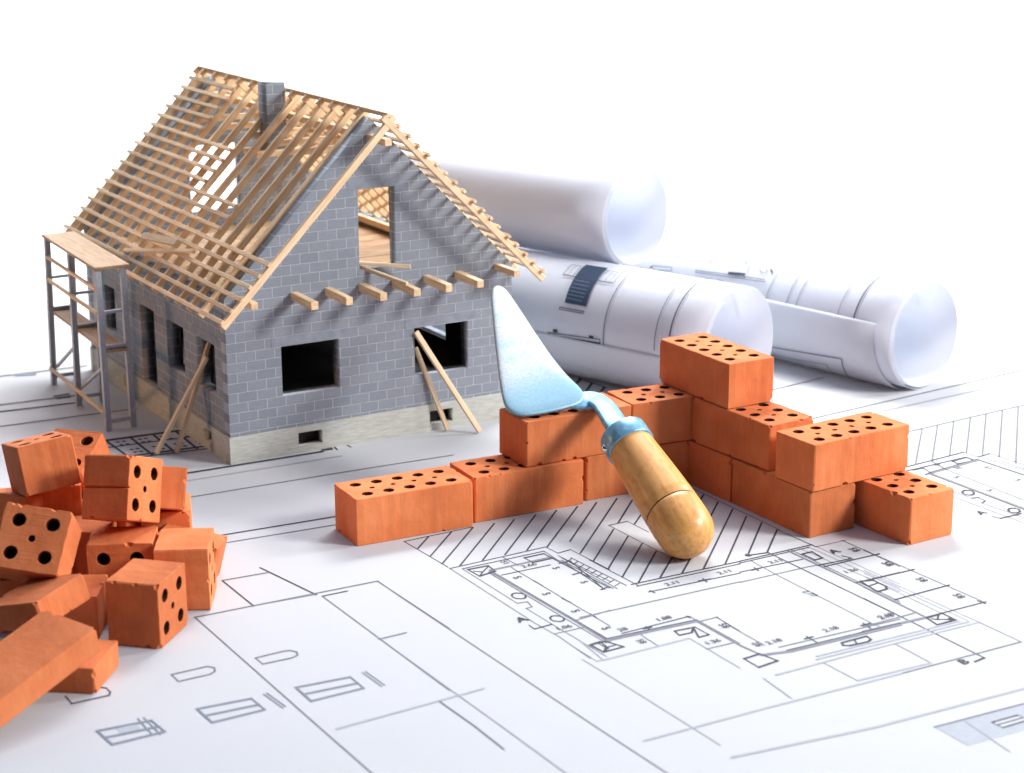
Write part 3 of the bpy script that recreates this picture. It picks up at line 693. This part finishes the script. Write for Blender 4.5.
WALL = [
 ('free end brick of the low wall near the house with all top holes showing', (-2.572, 1.903, z0), -.081),
 ('bottom brick of the left wall arm, half covered by the brick under the blade', (-1.530, 1.881, z0), -.075),
 ('bottom brick behind the trowel handle, meeting the corner of the wall', (-.478, 1.848, z0), -.085),
 ('upper brick with the trowel blade resting on its top', (-1.052, 1.889, z1), -.046),
 ('upper corner brick just behind the trowel ferrule, under the topmost brick', (-.025, 1.815, z1), -.115),
 ('bottom brick in the inner corner of the wall, right of the trowel handle', (.222, 1.50, z0), 1.56),
 ('bottom brick at the front of the right arm, directly under the crosswise brick', (.215, .478, z0), 1.558),
 ('second course brick directly below the topmost brick', (.238, 1.055, z1), 1.6),
 ('topmost brick of the wall, alone on the third course', (.259, 1.585, z2), 1.545),
 ('crosswise upper brick at the right of the wall with all its top holes showing', (.479, .201, z1), .026),
 ('rightmost bottom brick jutting forward from under the crosswise brick', (.745, -.052, z0), 1.593)]
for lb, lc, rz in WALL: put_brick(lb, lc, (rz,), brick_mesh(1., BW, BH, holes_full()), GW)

GP = 'loose bricks in the heap at the left'
PILE = [
 # label, loc, rotvec, dims, axis, holes, groove
 ('half brick standing in front of the heap with five holes like a die', (-5.099, .937, .232), (0, 0, -.799), (.384, .463, .461), 'x', 1, 0),
 ('half brick topping the heap with five holes and a grooved dark side', (-4.90, 1.852, .762), (-.383, .079, -.892), (.375, .458, .464), 'x', 1, 1),
 ('tilted half brick at the top left of the heap with a big bright plain side', (-5.303, 2.434, .869), (-.091, -.226, -1.605), (.457, .415, .365), 'z', 1, 0),
 ('half brick leaning at the left edge with its five hole face turned to the viewer', (-5.685, 1.438, .60), (-.609, .344, -.544), (.462, .378, .462), 'y', 1, 0),
 ('half brick under the grooved one, two holes showing behind the die-like brick', (-4.972, 1.717, .232), (0, 0, -.472), (.47, .374, .462), 'y', 1, 0),
 ('half brick standing upright right of the die-like brick with a plain dark front', (-4.624, 1.404, .233), (0, 0, -.50), (.383, .463, .463), 'x', 1, 0),
 ('thin brick piece flat on the paper below the big slab, front of the heap', (-5.751, .482, .09), (0, 0, -.691), (.374, .471, .176), 'z', 0, 0),
 ('big thin brick slab slanting out of the picture at the lower left', (-6.258, .205, .262), (.238, -.053, -1.112), (.458, 1.027, .184), 'y', 0, 0),
 ('thin brick slab under the five hole brick at the left edge', (-5.836, 1.019, .364), (-.052, -.28, -1.038), (.482, .482, .186), 'z', 0, 0),
 ('tilted half brick behind the top ones with a single hole showing', (-4.926, 2.856, .665), (.473, -.197, -.801), (.42, .442, .343), 'z', 1, 0),
 ('half brick standing at the back right of the heap under a tilted one', (-4.43, 2.244, .227), (0, 0, -.395), (.37, .452, .452), 'z', 0, 0),
 ('tilted half brick sticking out right of the grooved brick', (-4.50, 2.17, .60), (-.344, .213, -.31), (.362, .459, .313), 'z', 0, 0),
 ('half brick leaning behind the upright plain one at the right of the heap', (-4.466, 1.75, .19), (-.072, .261, -.591), (.462, .456, .316), 'z', 0, 0),
 ('half brick in the shade between the slabs and the die-like brick', (-5.512, 1.338, .156), (0, 0, -.527), (.461, .433, .311), 'z', 0, 0),
 ('half brick below the tilted top left brick, mostly hidden', (-5.42, 2.612, .435), (-.107, .21, .506), (.461, .461, .351), 'z', 0, 0),
 ('half brick in the dark gap under the grooved brick, behind the two hole one', (-5.15, 2.12, .232), (0, 0, -.6), (.46, .37, .46), 'z', 0, 0),
 ('half brick in the dark gap behind and below the grooved brick', (-4.76, 2.42, .25), (0, 0, -.9), (.46, .46, .5), 'z', 0, 0),
 ('half brick in the dark behind the five hole brick, below the tilted one', (-5.2, 2.62, .52), (.1, 0, -.3), (.46, .44, .38), 'z', 0, 0),
 ('half brick in the dark under the five hole brick at the left edge', (-6.05, 1.75, .19), (0, 0, -.2), (.62, .44, .38), 'z', 0, 0),
 ('half brick low in the heap, a sliver seen right of the five hole brick', (-5.43, 2.2, .156), (0, 0, -.352), (.46, .41, .311), 'z', 0, 0),
]
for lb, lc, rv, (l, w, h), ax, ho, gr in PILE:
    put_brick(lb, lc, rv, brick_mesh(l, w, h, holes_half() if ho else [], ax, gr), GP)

# ---------------------------------------------------------------- house under construction
HU, HV = 2.863, 3.75            # gable width, length of the side walls
RC, RZ = 1.4315, 3.02           # ridge line and its height
house = empty('house', (-3.0765, 4.1532, 0), (0, 0, -0.02096))
tag(house, 'grey block model house under construction with an open timber roof frame', 'house')
def wall_mat(kind, pos):
    if kind == 'u': return Matrix.Translation((0, pos, 0)) @ Matrix.Rotation(R(90), 4, 'X')
    return Matrix.Translation((pos, 0, 0)) @ Matrix.Rotation(R(90), 4, 'Z') @ Matrix.Rotation(R(90), 4, 'X')
def rect(a, b, c, d): return [(a, c), (b, c), (b, d), (a, d)]
PZ = .25
gtop = 2.945; ev = gtop-RC-.03
def gable(holes, name, v, m, thick=.12, ins=0.):
    ol = [(ins, PZ), (HU-ins, PZ), (HU-ins, ev-ins*1.2), (RC, gtop-ins*2.4), (ins, ev-ins*1.2)]
    return panel(name, ol, holes, thick, wall_mat('u', v), m, house)
W1 = rect(.512, 1.073, .55, 1.0); W2 = rect(1.83, 2.387, .547, .997); W3 = rect(1.297, 1.661, 1.597, 2.319)
gable([W1, W2, W3], 'gable_wall', .06, M['block'])
BWN = rect(1.13, 1.68, 1.55, 2.25)
gable([BWN, rect(.6, 1.1, .55, 1.0)], 'gable_wall', HV-.06, M['block'])
side_holes = [rect(.277, .706, .563, 1.02), rect(1.028, 1.462, .563, 1.02), rect(1.79, 2.17, .262, 1.03), rect(2.9, 3.2, .563, 1.02)]
panel('side_wall', rect(.12, HV-.12, PZ, ev-.005), side_holes, .12, wall_mat('v', .06), M['block_side'], house)
right_holes = [rect(1.05, 1.95, .54, 1.04), rect(2.4, 2.9, .54, 1.0)]
panel('side_wall', rect(.12, HV-.12, PZ, ev-.005), right_holes, .12, wall_mat('v', HU-.06), M['block_side'], house)
# plinth with vent openings
V1 = rect(.642, .877, .065, .19); V2 = rect(1.969, 2.21, .0625, .188)
PO = .012
panel('plinth', rect(-PO, HU+PO, 0, PZ), [V1, V2], .12, wall_mat('u', .06-PO), M['plinth'], house)
panel('plinth', rect(-PO, HU+PO, 0, PZ), [], .12, wall_mat('u', HV-.06+PO), M['plinth'], house)
panel('plinth', rect(.12-PO, HV-.12+PO, 0, PZ), [rect(.42, .60, .075, .19), rect(2.55, 2.75, .075, .19)], .12, wall_mat('v', .06-PO), M['plinth'], house)
panel('plinth', rect(.12-PO, HV-.12+PO, 0, PZ), [], .12, wall_mat('v', HU-.06+PO), M['plinth'], house)
# black lining seen through the openings
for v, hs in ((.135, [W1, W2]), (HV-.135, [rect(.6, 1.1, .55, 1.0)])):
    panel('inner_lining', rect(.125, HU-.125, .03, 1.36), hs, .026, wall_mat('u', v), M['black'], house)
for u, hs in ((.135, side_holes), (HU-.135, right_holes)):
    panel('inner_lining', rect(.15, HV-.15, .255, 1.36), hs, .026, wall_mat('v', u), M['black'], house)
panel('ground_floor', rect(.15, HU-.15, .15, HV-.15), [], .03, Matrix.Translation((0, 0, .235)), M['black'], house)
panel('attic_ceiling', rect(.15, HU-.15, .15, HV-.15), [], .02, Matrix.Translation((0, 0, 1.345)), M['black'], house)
# attic floor of planks
n = 14
for i in range(n):
    v0 = .14+(HV-.28)*i/n; v1 = .14+(HV-.28)*(i+1)/n-.012
    beam('floor_board', (.125, (v0+v1)/2, 1.375), (HU-.125, (v0+v1)/2, 1.375), v1-v0, .03, M['board'], house, bev=.003)
# lintels, 3 mm proud
def lintel_u(a, b, z, v=0.): beam('lintel', (a, v+.009, z), (b, v+.009, z), .024, .086, M['lintel'], house, bev=.002)
lintel_u(.42, 1.165, 1.045); lintel_u(1.735, 2.48, 1.045); lintel_u(1.205, 1.755, 2.364)
for a, b in ((.19, .79), (.94, 1.55), (1.70, 2.26), (2.82, 3.28)):
    beam('lintel', (.009, a, 1.067), (.009, b, 1.067), .024, .086, M['lintel'], house, bev=.002)
# roof frame
RV = [-.365, .14, .40, .67, .94, 1.257, 1.573, 1.89, 2.207, 2.523, 2.84, 3.157, 3.473, 3.80, 3.985]
bt = .028      # batten depth
def slope_pt(s, z, off):         # point on the batten surface of slope s (-1 left, 1 right) lowered by off square to the slope
    u = RC+s*(RZ-z); k = off/math.sqrt(2)
    return u-s*k, z-k
RD = .062
for k, v in enumerate(RV):
    for s in (-1, 1):
        j = random.uniform(-.006, .006)
        u0, za = slope_pt(s, RZ+.015, bt+RD/2); u1, zb = slope_pt(s, 1.375 if s < 0 else 1.43, bt+RD/2)
        beam('rafter', (u0, v+j, za), (u1, v+j+random.uniform(-.004, .004), zb), .042, RD, M['timber'], house, up=(s, 0, 1))
for k in range(19):
    z = 3.004-.0893*k
    for s in (-1, 1):
        if s == 1 and k in (0, 18): continue
        u, zz = slope_pt(s, z, bt/2)
        va, vb = -.405, 4.05+random.uniform(-.02, .02)
        if s == -1: va = 2.81 if k < 6 else 1.87 if k < 10 else .915 if k < 13 else -.40
        va += random.uniform(-.025, .02)
        beam('roof_batten', (u, va, zz+random.uniform(-.004, .004)), (u, vb, zz+random.uniform(-.004, .004)), .036, bt, M['timber'], house, up=(s, 0, 1), bev=.003)
beam('ridge_beam', (RC, -.385, RZ-.012), (RC, 4.0, RZ-.012), .045, .04, M['timber'], house)
for u, z, a in ((.155, 1.44, -.30), (HU-.155, 1.44, -.36), (RC, 2.74, -.36)):
    beam('purlin', (u, a, z+.03), (u, 3.98, z+.03), .065, .06, M['timber'], house)
for i, v in enumerate(RV[1:-2]):   # collar ties high up under the ridge
    if i % 2 == 0: beam('collar_tie', (RC-.36, v+.05, 2.58), (RC+.36, v+.05, 2.58), .035, .06, M['timber'], house)
for u in (.655, .985, 1.315, 1.645, 1.965, 2.285):
    beam('floor_joist', (u, -.43, 1.435), (u, 0.1, 1.445), .068, .07, M['timber'], house)
# chimney with its trimmers
cv = 1.71
panel('chimney', rect(1.20, 1.39, 2.40, 3.085), [], .2, wall_mat('u', cv+.1), M['block'], house)
for v in (cv-.04, cv+.24): beam('trimmer', (1.05, v, 2.43), (1.5, v, 2.43), .05, .06, M['timber'], house)

# ---------------------------------------------------------------- loose sticks
HM = Matrix.Translation((-3.0765, 4.1532, 0)) @ Matrix.Rotation(-0.02096, 4, 'Z')
def hw(p): return HM @ Vector(p)
def stick(a, b, w, h, label, group, name='stick', m='stick', up=(0, 0, 1)):
    o = beam(name, hw(a), hw(b), w, h, M[m], None, up)
    tag(o, label, 'stick', group); return o
GS = 'loose timber sticks around the house'
stick((2.323, -.324, .018), (1.838, -.01, .965), .05, .03, 'longer wood stick leaning on the right front window, foot farther right', GS, up=(0, -1, .2))
stick((2.10, -.117, .015), (1.86, .045, .80), .04, .03, 'shorter wood stick leaning into the right front window, foot beside the vent', GS, up=(0, -1, .2))
stick((-.468, .613, .015), (.02, .52, .86), .045, .034, 'wood stick leaning on the shaded side window, its foot farther from the house corner', GS, up=(-1, 0, .3))
stick((-.307, .536, .015), (.10, .66, .95), .045, .034, 'wood stick leaning into the shaded side window, its foot nearer the house corner', GS, up=(-1, 0, .3))
stick((1.31, .10, 1.625), (1.60, -.33, 1.50), .045, .03, 'short stick poking down out of the gable window onto a joist', GS)
stick((1.31, .05, 1.655), (1.72, -.17, 1.615), .045, .03, 'short stick lying level out of the gable window', GS)
def rp(u, v, lift=.02): return (u-lift*.7, v, RZ-RC+u+lift*.7)
stick(rp(-.071, 2.268), rp(.13, .947), .035, .03, 'long loose stick lying across the lower roof battens', GS, up=(-1, 0, 1))
stick(rp(.07, 2.077, .05), rp(.125, 1.316, .05), .07, .03, 'short broad stick lying just above the long loose one on the roof', GS, up=(-1, 0, 1))

# ---------------------------------------------------------------- scaffold
sc = empty('scaffold', tuple(hw((-.46, 2.5, 0))), (0, 0, -0.02096)); tag(sc, 'grey model scaffold with two plank decks beside the shaded long wall', 'scaffold')
def sb(name, a, b, w, h, m, up=(0, 0, 1)):
    off = Vector((-.46, 2.5, 0)); sk = lambda q: (q[0]+.034*(q[1]-1.56), q[1]-(.10*(q[1]-1.56)/1.9*q[2]), q[2]); a = sk(a); b = sk(b); return beam(name, Vector(a)-off, Vector(b)-off, w, h, m, sc, up)
UO, UI = -.585, -.345
VS = (1.56, 2.52, 3.40)
for v in VS:
    for u in (UO, UI): sb('post', (u, v, 0), (u-.012, v-.01, 1.525 if u == UO else 1.53), .054, .054, M['steel'], (0, 1, 0))
    for z in (.09, .80): sb('cross_bar', (UO+.024, v, z), (UI-.024, v, z), .034, .036, M['steel'])
    sb('cross_bar', (UO+.024, v+.03, 1.12), (UI-.024, v+.03, 1.12), .03, .03, M['steel'])
for a, b in ((VS[0]+.025, VS[1]-.025), (VS[1]+.025, VS[2]-.025)):
    for z in (1.35, 1.12, .18): sb('guard_rail', (UO-.03, a-.03, z), (UO-.03, b+.03, z), .03, .032, M['timber'])
    sb('brace', (UO+.03, b-.02, .2), (UO+.03, a+.02, .62), .032, .026, M['steel'], (1, 0, 0))
sb('deck', (-.47, VS[0]-.06, 1.548), (-.47, VS[2]+.06, 1.548), .33, .03, M['board'])
sb('deck', (-.465, VS[0]-.05, .765), (-.465, VS[2]+.04, .765), .215, .03, M['board'])

# ---------------------------------------------------------------- trowel
BL = [(-1.032,3.017,1.584),(-0.994,2.998,1.579),(-0.979,2.923,1.538),(-0.983,2.705,1.415),(-0.995,2.448,1.269),(-1.000,2.205,1.131),(-0.988,1.993,1.014),(-0.960,1.854,0.939),(-0.941,1.794,0.908),(-0.945,1.742,0.878),(-0.981,1.702,0.851),(-1.041,1.687,0.834),(-1.155,1.691,0.821),(-1.273,1.702,0.812),(-1.406,1.719,0.803),(-1.518,1.739,0.800),(-1.601,1.773,0.808),(-1.639,1.818,0.828),(-1.641,1.876,0.861),(-1.607,1.979,0.923),(-1.519,2.171,1.043),(-1.406,2.403,1.188),(-1.263,2.687,1.368),(-1.162,2.881,1.490),(-1.102,2.977,1.552),(-1.066,3.011,1.577)]
tr = empty('trowel', (-1.091, .161, 0)); tag(tr, 'mason trowel with pale blue blade and wooden handle leaning over the brick wall', 'trowel')
TO = Vector((-1.091, .161, 0))
P3 = [Vector(p) for p in BL]
# even out and smooth the outline
def resample(pts, n):
    L = [0]
    for a, b in zip(pts, pts[1:]+pts[:1]): L.append(L[-1]+(b-a).length)
    out = []
    for i in range(n):
        t = L[-1]*i/n; k = max(j for j in range(len(pts)) if L[j] <= t+1e-9)
        a, b = pts[k], pts[(k+1) % len(pts)]; out.append(a.lerp(b, (t-L[k])/max(L[k+1]-L[k], 1e-9)))
    return out
P3 = resample(P3, 96)
for _ in range(3): P3 = [(P3[i-1]+P3[i]*2+P3[(i+1) % 96])/4 for i in range(96)]
cen = sum(P3, Vector())/96
nrm = (P3[0]-cen).cross(P3[24]-cen).normalized()
if nrm.dot(Vector(cam_o.location)-cen) < 0: nrm = -nrm
verts, faces = [], []
rings = [(1., -.012), (1., .004), (.985, .012), (.95, .017), (.85, .022), (.6, .028), (.3, .031)]
for sc_, off in rings: verts += [cen+(p-cen)*sc_+nrm*off-TO for p in P3]
verts.append(cen+nrm*.032-TO); verts.append(cen-nrm*.012-TO)
for r_ in range(len(rings)-1):
    for i in range(96):
        j = (i+1) % 96; faces.append((r_*96+i, r_*96+j, (r_+1)*96+j, (r_+1)*96+i))
l_ = (len(rings)-1)*96
for i in range(96):
    j = (i+1) % 96; faces.append((l_+i, l_+j, len(verts)-2)); faces.append((j, i, len(verts)-1))
bm = bmesh.new(); vv = [bm.verts.new(v) for v in verts]
for f in faces: bm.faces.new([vv[i] for i in f])
bm_obj('blade', bm, M['blade'], tr, True)
# handle: lathe along its axis from the butt
bc = Vector((-1.091, .161, .222)); axis = (Vector((-1.0176,1.0600,0.6906))-bc).normalized(); HL = 1.0164
az_ = axis.to_track_quat('Z', 'Y').to_matrix().to_4x4()
def lathe(name, prof, m, n=40, off=0.):
    bm = bmesh.new(); rows = []
    for r_, t in prof:
        if r_ < 1e-6: rows.append([bm.verts.new((0, 0, t))]); continue
        rows.append([bm.verts.new((r_*math.cos(2*math.pi*i/n), r_*math.sin(2*math.pi*i/n), t)) for i in range(n)])
    for a, b in zip(rows, rows[1:]):
        for i in range(n):
            j = (i+1) % n
            if len(a) == 1: bm.faces.new((a[0], b[j], b[i]))
            elif len(b) == 1: bm.faces.new((a[i], a[j], b[0]))
            else: bm.faces.new((a[i], a[j], b[j], b[i]))
    o = bm_obj(name, bm, m, tr, True); mt = az_.copy(); mt.translation = bc-TO; o.matrix_local = mt; return o
prof = [(0, -.215)]+[(.222*math.sin(R(a)), -.215*math.cos(R(a))) for a in range(8, 90, 8)]+[(.224, 0), (.227, .08), (.226, .16), (.225, .196), (.219, .202), (.219, .212), (.225, .218), (.222, .3), (.212, .5), (.200, .7), (.190, .85), (.184, HL-.09)]
lathe('handle', prof, M['varnish'])
lathe('groove_ring', [(.2195, .200), (.2215, .202), (.2215, .2115), (.2195, .2135)], M['groove'])
lathe('ferrule', [(.17, HL-.10), (.196, HL-.10), (.2, HL-.09), (.198, HL+.055), (.192, HL+.065), (.12, HL+.07), (0, HL+.072)], M['tang'])
fc = bc+axis*(HL-.02)
rv = (Vector(cam_o.location)-fc); rv = (rv-axis*rv.dot(axis)).normalized(); side = axis.cross(rv).normalized()
if side.x > 0: side = -side
rdir = (side*.93+rv*.45).normalized()
bm = bmesh.new(); bmesh.ops.create_uvsphere(bm, u_segments=16, v_segments=8, radius=.036)
rvt = bm_obj('rivet', bm, M['chrome'], tr, True); rvt.location = fc+rdir*.19-TO
tp = [Vector(p) for p in [(-1.149,1.826,0.875),(-1.008,1.744,0.847),(-0.881,1.720,0.839),(-0.897,1.550,0.832),(-0.983,1.280,0.787),(-1.016,1.078,0.700)]]
# smooth path
def catmull(p, n=8):
    out = []
    q = [p[0]*2-p[1]]+p+[p[-1]*2-p[-2]]
    for i in range(1, len(q)-2):
        for k in range(n):
            t = k/n; a, b, c, d = q[i-1:i+3]
            out.append(.5*((2*b)+(c-a)*t+(2*a-5*b+4*c-d)*t*t+(3*b-a-3*c+d)*t**3))
    return out+[p[-1]]
tp = catmull(tp); bm = bmesh.new(); rows = []
for i, p in enumerate(tp):
    d = (tp[min(i+1, len(tp)-1)]-tp[max(i-1, 0)]).normalized(); t = i/(len(tp)-1)
    s_ = d.cross(Vector((-.1, -.45, 1))).normalized(); nn = s_.cross(d).normalized()
    w_ = .105-.012*math.sin(t*math.pi); h_ = .018+.014*t
    rows.append([bm.verts.new(p+s_*a*w_+nn*b*h_-TO) for a, b in ((-1, -.6), (-.9, -1), (.9, -1), (1, -.6), (1, .6), (.85, 1), (-.85, 1), (-1, .6))])
for a, b in zip(rows, rows[1:]):
    for i in range(8): bm.faces.new((a[i], a[(i+1) % 8], b[(i+1) % 8], b[i]))
bm.faces.new(rows[0]); bm.faces.new(rows[-1])
bm_obj('tang', bm, M['tang'], tr, True)

# ---------------------------------------------------------------- paper rolls
def roll(label, c, az, r, length, turns, lines, fills, flap=None, flap_lines=()):
    ax = Vector((math.sin(az), math.cos(az), 0)); u = Vector((ax.y, -ax.x, 0)); vz = Vector((0, 0, 1))
    root = empty('paper_roll', (c[0], c[1], 0)); tag(root, label, 'paper roll', 'rolled drawings behind the brick wall')
    C0 = Vector((0, 0, c[2]))
    def pt(s, ph, rr): return C0-ax*s+u*(rr*math.cos(ph))+vz*(rr*math.sin(ph))
    def sheet(name, a0, a1, rfun, s0fun, L, m, par, thick=.003, seg=14):
        nA = max(12, int(abs(a1-a0)/.06)); nS = seg; v, f = [], []
        for k in range(2):
            for i in range(nA+1):
                ph = a0+(a1-a0)*i/nA
                for j in range(nS+1):
                    s0 = s0fun(i/nA); v.append(pt(s0+(L-s0)*j/nS, ph, rfun(i/nA)-(thick if k else 0)))
        q = (nA+1)*(nS+1)
        for i in range(nA):
            for j in range(nS):
                a = i*(nS+1)+j; b = a+nS+1
                f.append((a, a+1, b+1, b)); f.append((q+a, q+b, q+b+1, q+a+1))
        for i in range(nA):
            for j in (0, nS):
                a = i*(nS+1)+j; b = a+nS+1; f.append((a, b, q+b, q+a))
        for i in (0, nA):
            for j in range(nS):
                a = i*(nS+1)+j; f.append((a, a+1, q+a+1, q+a))
        bm = bmesh.new(); vv = [bm.verts.new(p) for p in v]
        for ff in f: bm.faces.new([vv[t] for t in ff])
        return bm_obj(name, bm, m, par, True)
    tot = turns*2*math.pi; a_end = -1.45
    sh = sheet('sheet', a_end, a_end+tot, lambda t: r-.042*t, lambda t: .012*math.sin(t*tot*.7)*(t > .02), length, M['rollpaper'], root, seg=10)
    ac = {}
    zz = [.0035]
    def rl_strip(pts, w, shd, rr, store):
        w = w*.62
        v, f = store.setdefault(shd, ([], [])); zz[0] += 3e-5
        P = []
        for (a, b) in zip(pts, pts[1:]):
            k = max(1, int(max(abs(b[1]-a[1])/.08, abs(b[0]-a[0])/.2)))
            P += [(a[0]+(b[0]-a[0])*i/k, a[1]+(b[1]-a[1])*i/k) for i in range(k)]
        P.append(pts[-1])
        for a, b in zip(P, P[1:]):
            ds, da = b[0]-a[0], (b[1]-a[1])*r; L = math.hypot(ds, da)
            if L < 1e-6: continue
            ns, na = -da/L*w/2, ds/L*w/2/r; i = len(v)
            v += [pt(a[0]+ns, a[1]+na, rr+zz[0]), pt(a[0]-ns, a[1]-na, rr+zz[0]), pt(b[0]-ns, b[1]-na, rr+zz[0]), pt(b[0]+ns, b[1]+na, rr+zz[0])]; f.append((i, i+1, i+2, i+3))
    def rl_fill(pts, shd, rr, store):      # quads between two sides of a band that follows the curve
        v, f = store.setdefault(shd, ([], [])); zz[0] += 3e-5
        nA = 24
        for i in range(nA+1):
            for (s_, p_) in ((lambda t: pts[0][0]+(pts[1][0]-pts[0][0])*t, lambda t: pts[0][1]+(pts[1][1]-pts[0][1])*t), (lambda t: pts[3][0]+(pts[2][0]-pts[3][0])*t, lambda t: pts[3][1]+(pts[2][1]-pts[3][1])*t)):
                t = i/nA; v.append(pt(s_(t), p_(t), rr+zz[0]))
        b0 = len(v)-2*(nA+1)
        for i in range(nA): f.append((b0+2*i, b0+2*i+1, b0+2*i+3, b0+2*i+2))
    for q in fills: rl_fill(q[1], q[0], r, ac)
    for shd, w, pts in lines:
        if pts[0] == 'C':
            s, a0 = pts[1], pts[2]; pts = [(s, a0+(2.9-a0)*i/40) for i in range(41)]
        rl_strip(pts, w, shd, r, ac)
    multi_mesh(sh, ac)
    if flap:
        a0, a1, s0a, s0b, ex = flap
        fl = sheet('loose_flap', a0, a1, lambda t: r+.008+ex*t, lambda t: s0a+(s0b-s0a)*t*t, length*.98, M['rollpaper'], root, seg=10)
        st = {}
        for shd, w, pts in flap_lines: rl_strip([(s, p) for s, p in pts], w, shd, r+.012+ex*.6, st)
        multi_mesh(fl, st)
    return root
roll('upper plain white paper roll lying across the others, open end facing right',[1.8, 4.95, 1.585],2.87,0.525,5.2,1.35,[],[])
R2L = [('k', 0.012, [(1.916, 1.249), (1.286, 1.262), (1.281, 0.967), (1.916, 0.967), (1.916, 1.249)]),
 ('k', 0.009, [(1.858, 1.251), (1.857, 0.967)]),
 ('k', 0.009, [(1.799, 1.252), (1.798, 0.967)]),
 ('k', 0.009, [(1.742, 1.253), (1.74, 0.967)]),
 ('k', 0.009, [(1.684, 1.254), (1.682, 0.967)]),
 ('k', 0.009, [(1.626, 1.255), (1.624, 0.967)]),
 ('k', 0.009, [(1.569, 1.256), (1.566, 0.967)]),
 ('k', 0.009, [(1.512, 1.257), (1.509, 0.967)]),
 ('k', 0.009, [(1.455, 1.258), (1.451, 0.967)]),
 ('k', 0.009, [(1.398, 1.259), (1.394, 0.967)]),
 ('k', 0.009, [(1.342, 1.261), (1.337, 0.967)]),
 ('k', 0.02, [(1.916, 0.967), (1.281, 0.967)]),
 ('p2', 0.007, [(1.739, 0.902), (1.537, 0.895)]),
 ('p2', 0.007, [(1.735, 0.826), (1.53, 0.818)]),
 ('p2', 0.007, [(1.733, 0.753), (1.525, 0.744)]),
 ('p2', 0.007, [(1.734, 0.683), (1.523, 0.674)]),
 ('p2', 0.007, [(1.738, 0.615), (1.523, 0.605)]),
 ('p2', 0.007, [(1.743, 0.549), (1.525, 0.538)]),
 ('k', 0.013, [(1.772, 0.369), (1.47, 0.371), (1.474, 0.338), (1.779, 0.335), (1.772, 0.369)]),
 ('k', 0.014, [(1.895, -0.093), (1.237, -0.035), (1.24, -0.125), (1.899, -0.156), (1.895, -0.093)]),
 ('k', 0.035, [(1.898, -0.144), (1.239, -0.109)]),
 ('k', 0.05, [(1.833, -0.043), (1.776, -0.038)]),
 ('k', 0.05, [(1.374, -0.027), (1.319, -0.022)]),
 ('k', 0.016, ('C', 1.196, -0.14)),
 ('g', 0.016, ('C', 0.578, -0.037)),
 ('k', 0.024, ('C', 0.412, 0.238))]
roll('middle paper roll with a dark stair drawing, ending behind the topmost brick',[1.82, 3.24, 0.592],2.833,0.592,5.0,1.4,R2L,[('n', [(1.775,1.33),(1.735,0.46),(1.462,0.46),(1.5,1.34)])],(-.12,-1.45,.02,.25,.012))
R3L = [('g', 0.012, ('C', 1.627, 0.246)),
 ('g', 0.013, ('C', 1.353, 0.141)),
 ('g', 0.013, ('C', 1.224, 0.149)),
 ('g', 0.012, ('C', 0.686, 0.201)),
 ('k', 0.026, ('C', 0.484, 0.204)),
 ('k', 0.012, [(2.685, 0.574), (1.732, 0.681)]),
 ('s', 0.02, [(2.674, 0.536), (1.718, 0.637)]),
 ('k', 0.05, [(2.238, 0.66), (2.009, 0.702)]),
 ('g', 0.02, [(3.036, 0.757), (2.972, 1.026)]),
 ('g', 0.02, [(2.572, 0.784), (2.501, 1.075)]),
 ('l', 0.014, [(2.204, 1.011), (1.725, 1.108)]),
 ('g', 0.012, [(2.158, 1.031), (2.022, 0.888), (2.001, 0.741)]),
 ('g', 0.014, [(1.868, 0.854), (1.865, 0.929), (1.802, 0.933), (1.765, 0.865), (1.795, 0.803), (1.868, 0.854)]),
 ('k', 0.03, [(1.748, 0.934), (1.686, 0.856)]),
 ('g', 0.03, [(3.33, 0.442), (3.284, 0.45)]),
 ('g', 0.012, [(3.315, 0.48), (3.02, 0.53), (3.002, 0.462), (3.182, 0.421)])]
roll('right paper roll with a loose flap, its open end at the far right',[3.72, 2.72, 0.545],2.97,0.545,5.0,1.5,R3L,[],(.32,-1.32,.2,.10,.03),[('k',.016,[(2.6, -0.55), (1.643, -0.631), (0.621, -0.484), (0.734, -1.235)]),('g',.012,[(2.6, -0.75), (1.576, -0.906), (0.881, -0.753), (0.947, -1.235)])])
